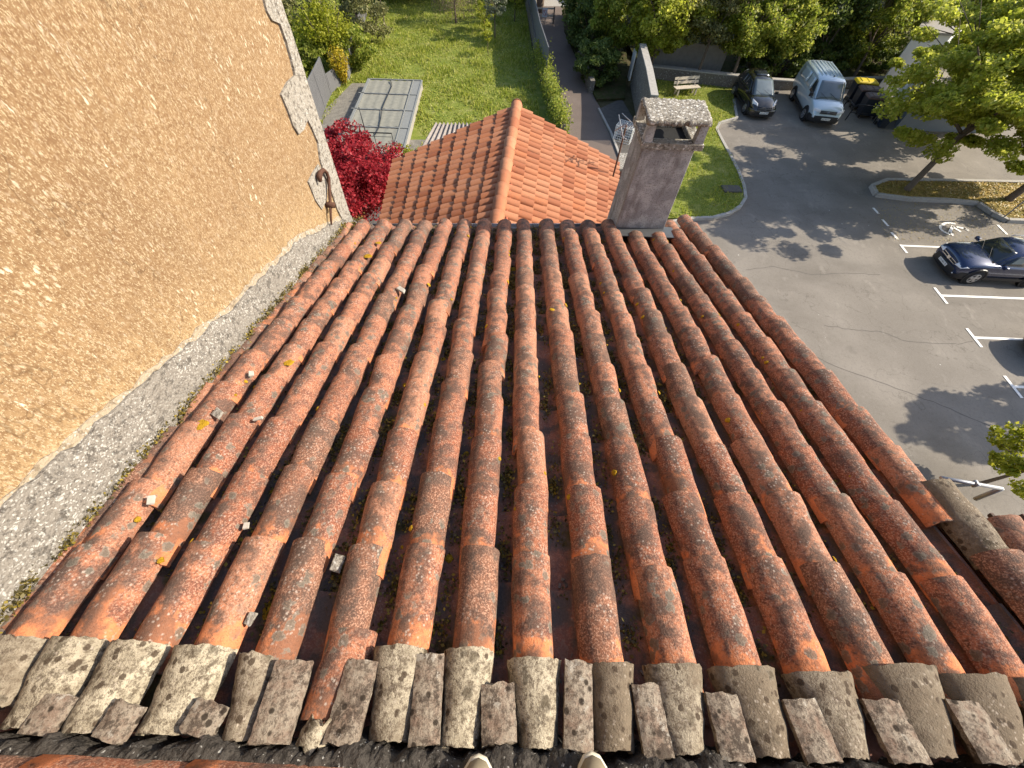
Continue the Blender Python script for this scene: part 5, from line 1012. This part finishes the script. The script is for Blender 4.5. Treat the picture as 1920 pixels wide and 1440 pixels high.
    for x in wb_:
        for s_ in (-1, 1):
            mb = MB(); ar = [Vector((x+math.cos(a)*(wr+.07), s_*(w-.0), wr+math.sin(a)*(wr+.07))) for a in np.linspace(-.15, math.pi+.15, 16)]; mb.tube(ar, .045 if clad else .028, 6); mb.tube([(x, s_*(w-.16), wr), (x, s_*(w+.004), wr)], wr+.06, 24); mb.build('wheel_arch', 'black', t, False); wheel(t, x, s_*(w-.07), wr)
    # wipers, roof ribs, seams
    mb = MB(); mb.tube([(A[0]+.10, w*.5, A[4]+.05), (A[0]-.12, -.05, A[4]+(.26 if not van else .3))], .010, 5); mb.tube([(A[0]+.10, -w*.1, A[4]+.05), (A[0]-.12, -w*.65, A[4]+(.26 if not van else .3))], .010, 5); mb.build('wiper', 'black', t)
    if van:
        mb = MB()
        for i in range(6): y = -w*.6+w*1.2*i/5; mb.bar((x0_+.4, y, H+.03), (x1-2.2, y, H+.03), .05, .025)
        mb.build('roof_rib', paint, t, bevel=.006); mb = MB(); mb.tube([(x1-2.05, .05, H), (x1-2.05, .05, H+.07)], .035, 8); mb.build('roof_aerial', 'black', t)
    elif clad:
        mb = MB()
        for s_ in (-1, 1): mb.tube([(x1-2.1, s_*w*.62, H-.06), (x1-2.2, s_*w*.62, H+.01), (x0_+.9, s_*w*.62, H), (x0_+.7, s_*w*.6, H-.09)], .018, 6)
        mb.build('roof_rail', 'zinc', t, True)
        mb = MB()
        for s_ in (-1, 1): mb.box((x1-.03, s_*w*.66, .40), (.08, .2, .1))
        mb.build('fog_light', 'lamp', t, bevel=.02)
    else:
        patch(t, 'sunroof', 'glass', [(x1-2.2, -w*.45, H-.005), (x1-2.2, w*.45, H-.005), (x1-3.0, w*.45, H-.0), (x1-3.0, -w*.45, H-.0)][::-1], .03, 3)
    return t
vf = Pz(1500, 222, 0); vr = Pz(1475, 178, 0)
car('parked_van', (19.65, 29.35, 0), math.atan2(-.99, -.13), 4.9, 1.92, 1.98, 'vanblue', 'pale blue metallic panel van parked nose-out beside the bins', True, wr=.35, glass='glassv', plate='GQ-964-KL', cat='van')
car('parked_car', (15.75, 29.7, 0), math.atan2(-1, -.02), 4.2, 1.74, 1.62, 'carblack', 'black rounded people carrier parked beside the van', mpv=True, glass='glassv', plate='CZ-197-ME')
car('parked_car', (21.35, 13.85, 0), math.atan2(.03, -1), 4.1, 1.75, 1.53, 'blue', 'dark blue hatchback with roof rails parked in the bay beside the disabled space', clad=True, wr=.34, plate='DX-803-TJ')
car('parked_car', (22.15, 9.0, 0), math.atan2(.03, -1), 4.1, 1.74, 1.5, 'carblack', 'black car whose nose just shows at the right edge, two bays below the blue car', plate='EK-420-PB')
# ================================================================== BINS, HUT, RACK
def container(loc_, rz, lid, label, wx=1.3, dy=.75, h=1.15):
    t = empty('wheeled_container', loc_, rz); tag(t, label, 'bin', 'four-wheeled refuse containers'); mb = MB()
    mb.loft([[Vector((sx*wx/2*k_, sy*dy/2*k_, z)) for sx, sy in ((-1, -1), (1, -1), (1, 1), (-1, 1))] for z, k_ in ((.18, .84), (.9, .98), (h-.06, 1.0))]); mb.build('body', 'bin', t, bevel=.03)
    mb = MB(); mb.loft([[Vector((sx*wx/2*k_, sy*dy/2*k_, z)) for sx, sy in ((-1, -1), (1, -1), (1, 1), (-1, 1))] for z, k_ in ((h-.06, 1.05), (h, 1.05), (h+.06, .95), (h+.10, .7))])
    for s_ in (-.33, 0, .33): mb.box((s_*wx, 0, h+.10), (.04, dy*.8, .04))
    mb.tube([(-wx*.4, -dy*.56, h+.02), (wx*.4, -dy*.56, h+.02)], .02, 6); mb.build('lid', lid, t, bevel=.015)
    for sx in (-1, 1):
        for sy in (-1, 1): mb = MB(); mb.tube([(sx*wx*.36-.03, sy*dy*.34, .09), (sx*wx*.36+.03, sy*dy*.34, .09)], .09, 14); mb.box((sx*wx*.36, sy*dy*.34, .16), (.05, .08, .06)); mb.build('wheel', 'tyre', t)
    mb = MB(); mb.box((.15, -dy*.49, .72), (.2, .012, .2)); mb.build('sticker', 'plate', t); return t
container(Pz(1600, 190, 0), rad(-8), 'yellow', 'refuse container with a yellow lid at the back of the bins')
container(Pz(1608, 205, 0), rad(-8), 'brownlid', 'refuse container with a brown lid in the middle of the bins')
container(Pz(1620, 219, 0), rad(-8), 'brownlid', 'front refuse container with a brown lid and a small sticker')
rk = empty('bin_rack', Pz(1610, 228, 0), rad(-8)); tag(rk, 'dark tubular metal guard in front of the refuse containers', 'guard'); mb = MB()
mb.tube([(-.85, 0, 0), (-.85, 0, .75), (-.7, 0, .9), (.75, 0, .9), (.9, 0, .75), (.9, 0, 0)], .032, 8); mb.tube([(-.85, 0, .45), (.9, 0, .45)], .02, 6); mb.tube([(-.85, 0, .8), (-.95, 1.0, .8), (-.95, 1.0, 0)], .03, 8); mb.build('tube_frame', 'black', rk, True)
wb = empty('wheelie_bin', Pz(1650, 238, 0), rad(-15)); tag(wb, 'small two-wheeled bin standing apart right of the refuse containers', 'bin'); mb = MB()
mb.loft([[Vector((sx*.27*k_, sy*.3*k_, z)) for sx, sy in ((-1, -1), (1, -1), (1, 1), (-1, 1))] for z, k_ in ((.05, .78), (.95, 1.0))]); mb.build('body', 'bin', wb, bevel=.02)
mb = MB(); mb.loft([[Vector((sx*.29*k_, sy*.33*k_-.01, z)) for sx, sy in ((-1, -1), (1, -1), (1, 1), (-1, 1))] for z, k_ in ((.95, 1), (1.0, 1), (1.05, .8))]); mb.build('lid', 'brownlid', wb, bevel=.01)
for s_ in (-1, 1): mb = MB(); mb.tube([(s_*.25, .27, .1), (s_*.30, .27, .1)], .1, 14); mb.build('wheel', 'tyre', wb)
def hut(corners_px, h, mat, label, roofmat='white'):
    pp = gz(*corners_px); t = empty('hut', pp[0]); tag(t, label, 'hut'); mb = MB(); mb.hexa([Vector((p.x, p.y, 0)) for p in pp]+[Vector((p.x, p.y, h)) for p in pp]); loc(mb.build('wall', mat, t), t)
    c = sum(pp, Vector())/4; mb = MB(); mb.hexa([Vector((c.x+(p.x-c.x)*1.06, c.y+(p.y-c.y)*1.06, h)) for p in pp]+[Vector((c.x+(p.x-c.x)*1.06, c.y+(p.y-c.y)*1.06, h+.12)) for p in pp]); loc(mb.build('roof', roofmat, t), t); return t
hut([(1676, 244), (1870, 250), (1850, 195), (1690, 190)], 2.4, 'greyp', 'blue-grey panelled hut half hidden by the maple leaves', 'conc')
hut([(1655, 222), (1674, 226), (1700, 186), (1672, 184)], 2.6, 'white', 'white rendered hut end beside the blue-grey one', 'conc')
hut([(1640, 172), (1700, 176), (1730, 150), (1655, 148)], 3.2, 'white', 'taller white hut at the back behind the bins', 'conc')
# ------------------------------------------------------------------ sign
sg = empty('parking_sign', Pz(1880, 409, .1)); tag(sg, 'disabled parking sign on a grey post at the edge of the tree island', 'sign'); mb = MB(); mb.tube([(0, 0, 0), (0, 0, 2.1)], .03, 8); mb.build('post', 'zinc', sg, True)
mb = MB(); mb.box((0, -.04, 1.65), (.5, .02, .22)); p_ = mb.build('plate', 'plate', sg); text(p_, 'SAUF', (0, -.052, 1.65), (rad(90), 0, 0), .17, 'black')
mb = MB(); mb.tube([(0, -.04, 2.0), (0, -.055, 2.0)], .23, 24); mb.build('disc', 'redsign', sg); mb = MB(); mb.tube([(0, -.056, 2.0), (0, -.06, 2.0)], .17, 24); mb.build('disc_face', 'bluesign', sg)
# ================================================================== RED MAPLE
rm = Pz(668, 352, 0); rmb = Vector((-6.35, 14.3, 0))
tree('red_maple', rmb, 4, (0, 0, 2.9, 1.95, 3.1, 1.5), 'lf_red', 36000, .055, 'crimson japanese maple filling the courtyard beside the ochre wall', trunk_r=.1, nclump=150, cr=.22, shell=.1)
# ================================================================== PERSON (the photographer's shoes)
f1 = Py(897, 1424, -.335); f2 = Py(1105, 1408, -.325)
zs_ = CZ-1.49
pe_ = empty('person', ((f1.x+f2.x)/2, -.55, zs_)); tag(pe_, 'person standing on the ridge in khaki canvas shoes, only the toe caps showing', 'person')
mb = MB(); hx = (f1.x+f2.x)/2
bm_v = []; edges = []; rads = []
def jv(x, y, z, r, par=None):
    bm_v.append((x, y, z)); rads.append(r)
    if par is not None: edges.append((par, len(bm_v)-1))
    return len(bm_v)-1
pel = jv(hx, -.60, zs_+.92, .15)
for f, s_ in ((f1, -1), (f2, 1)):
    hip = jv(hx+s_*.1, -.60, zs_+.85, .10, pel); kn = jv(f.x, -.57, zs_+.48, .065, hip); an = jv(f.x, -.60, zs_+.10, .045, kn); jv(f.x, -.45, zs_+.05, .03, an)
ch_ = jv(hx, -.62, zs_+1.2, .15, pel); nk = jv(hx, -.62, zs_+1.42, .10, ch_); jv(hx, -.60, zs_+1.50, .055, nk); hd_ = jv(hx, -.58, zs_+1.63, .095, len(bm_v)-1); jv(hx, -.58, zs_+1.72, .08, hd_)
for s_ in (-1, 1):
    sh1 = jv(hx+s_*.19, -.62, zs_+1.38, .06, nk); el = jv(hx+s_*.24, -.66, zs_+1.10, .042, sh1); wr1 = jv(hx+s_*.20, -.50, zs_+.92, .028, el); hn = jv(hx+s_*.19, -.45, zs_+.86, .03, wr1)
    for q in range(4): k1 = jv(hx+s_*(.19)+(q-1.5)*.018, -.41, zs_+.80-.004*abs(q-1), .009, hn); jv(hx+s_*.19+(q-1.5)*.017, -.42, zs_+.765, .008, k1)
    jv(hx+s_*.15, -.42, zs_+.83, .010, hn)
me = bpy.data.meshes.new('body'); me.from_pydata(bm_v, edges, []); me.materials.append(MT['denim']); ob = bpy.data.objects.new('body', me); COL.objects.link(ob); loc(ob, pe_); ob.parent = pe_; ob.matrix_parent_inverse = Matrix.Translation(-Vector(pe_.location))
sk = ob.modifiers.new('skin', 'SKIN'); 
for i, r in enumerate(rads): me.skin_vertices[0].data[i].radius = (r, r)
me.skin_vertices[0].data[0].use_root = True; ss2 = ob.modifiers.new('sub', 'SUBSURF'); ss2.levels = 2; ss2.render_levels = 2
mb = MB(); mb.tube([(hx, -.62, zs_+.86), (hx, -.62, zs_+1.0), (hx, -.62, zs_+1.25), (hx, -.62, zs_+1.42)], [.185, .175, .195, .12], 18); o = mb.build('jacket', 'jacket', pe_, True); loc(o, pe_)
mb = MB(); mb.tube([(hx, -.62, zs_+1.62), (hx, -.62, zs_+1.70), (hx, -.61, zs_+1.77)], [.11, .112, .06], 16); o = mb.build('hair', 'hair', pe_, True); loc(o, pe_)
for f, s_ in ((f1, -1), (f2, 1)):
    def shoe(sc, z0, z1, name, mat, sub=2):
        out = [(0, 0), (.022, -.008), (.038, -.03), (.046, -.065), (.046, -.12), (.036, -.2), (.034, -.26), (.018, -.285), (0, -.29)]; pts = out+[(-x, y) for x, y in out[-2:0:-1]]
        rings = []
        for z, k in z0: rings.append([Vector((f.x+x*sc*k, f.y+.0+(y+.145)*sc*k-.145, zs_+z+(z1 if y < -.1 else 0)*(1 if z > .04 else 0))) for x, y in pts])
        o = MB().loft(rings).build(name, mat, pe_, True); loc(o, pe_); return o
    shoe(1.05, ((.0, .98), (.010, 1.0), (.022, 1.0), (.026, .98)), 0, 'shoe_sole', 'rubber'); shoe(1.0, ((.022, 1.01), (.038, 1.005), (.052, .985), (.062, .94), (.069, .86), (.073, .72)), .03, 'shoe_upper', 'canvas')
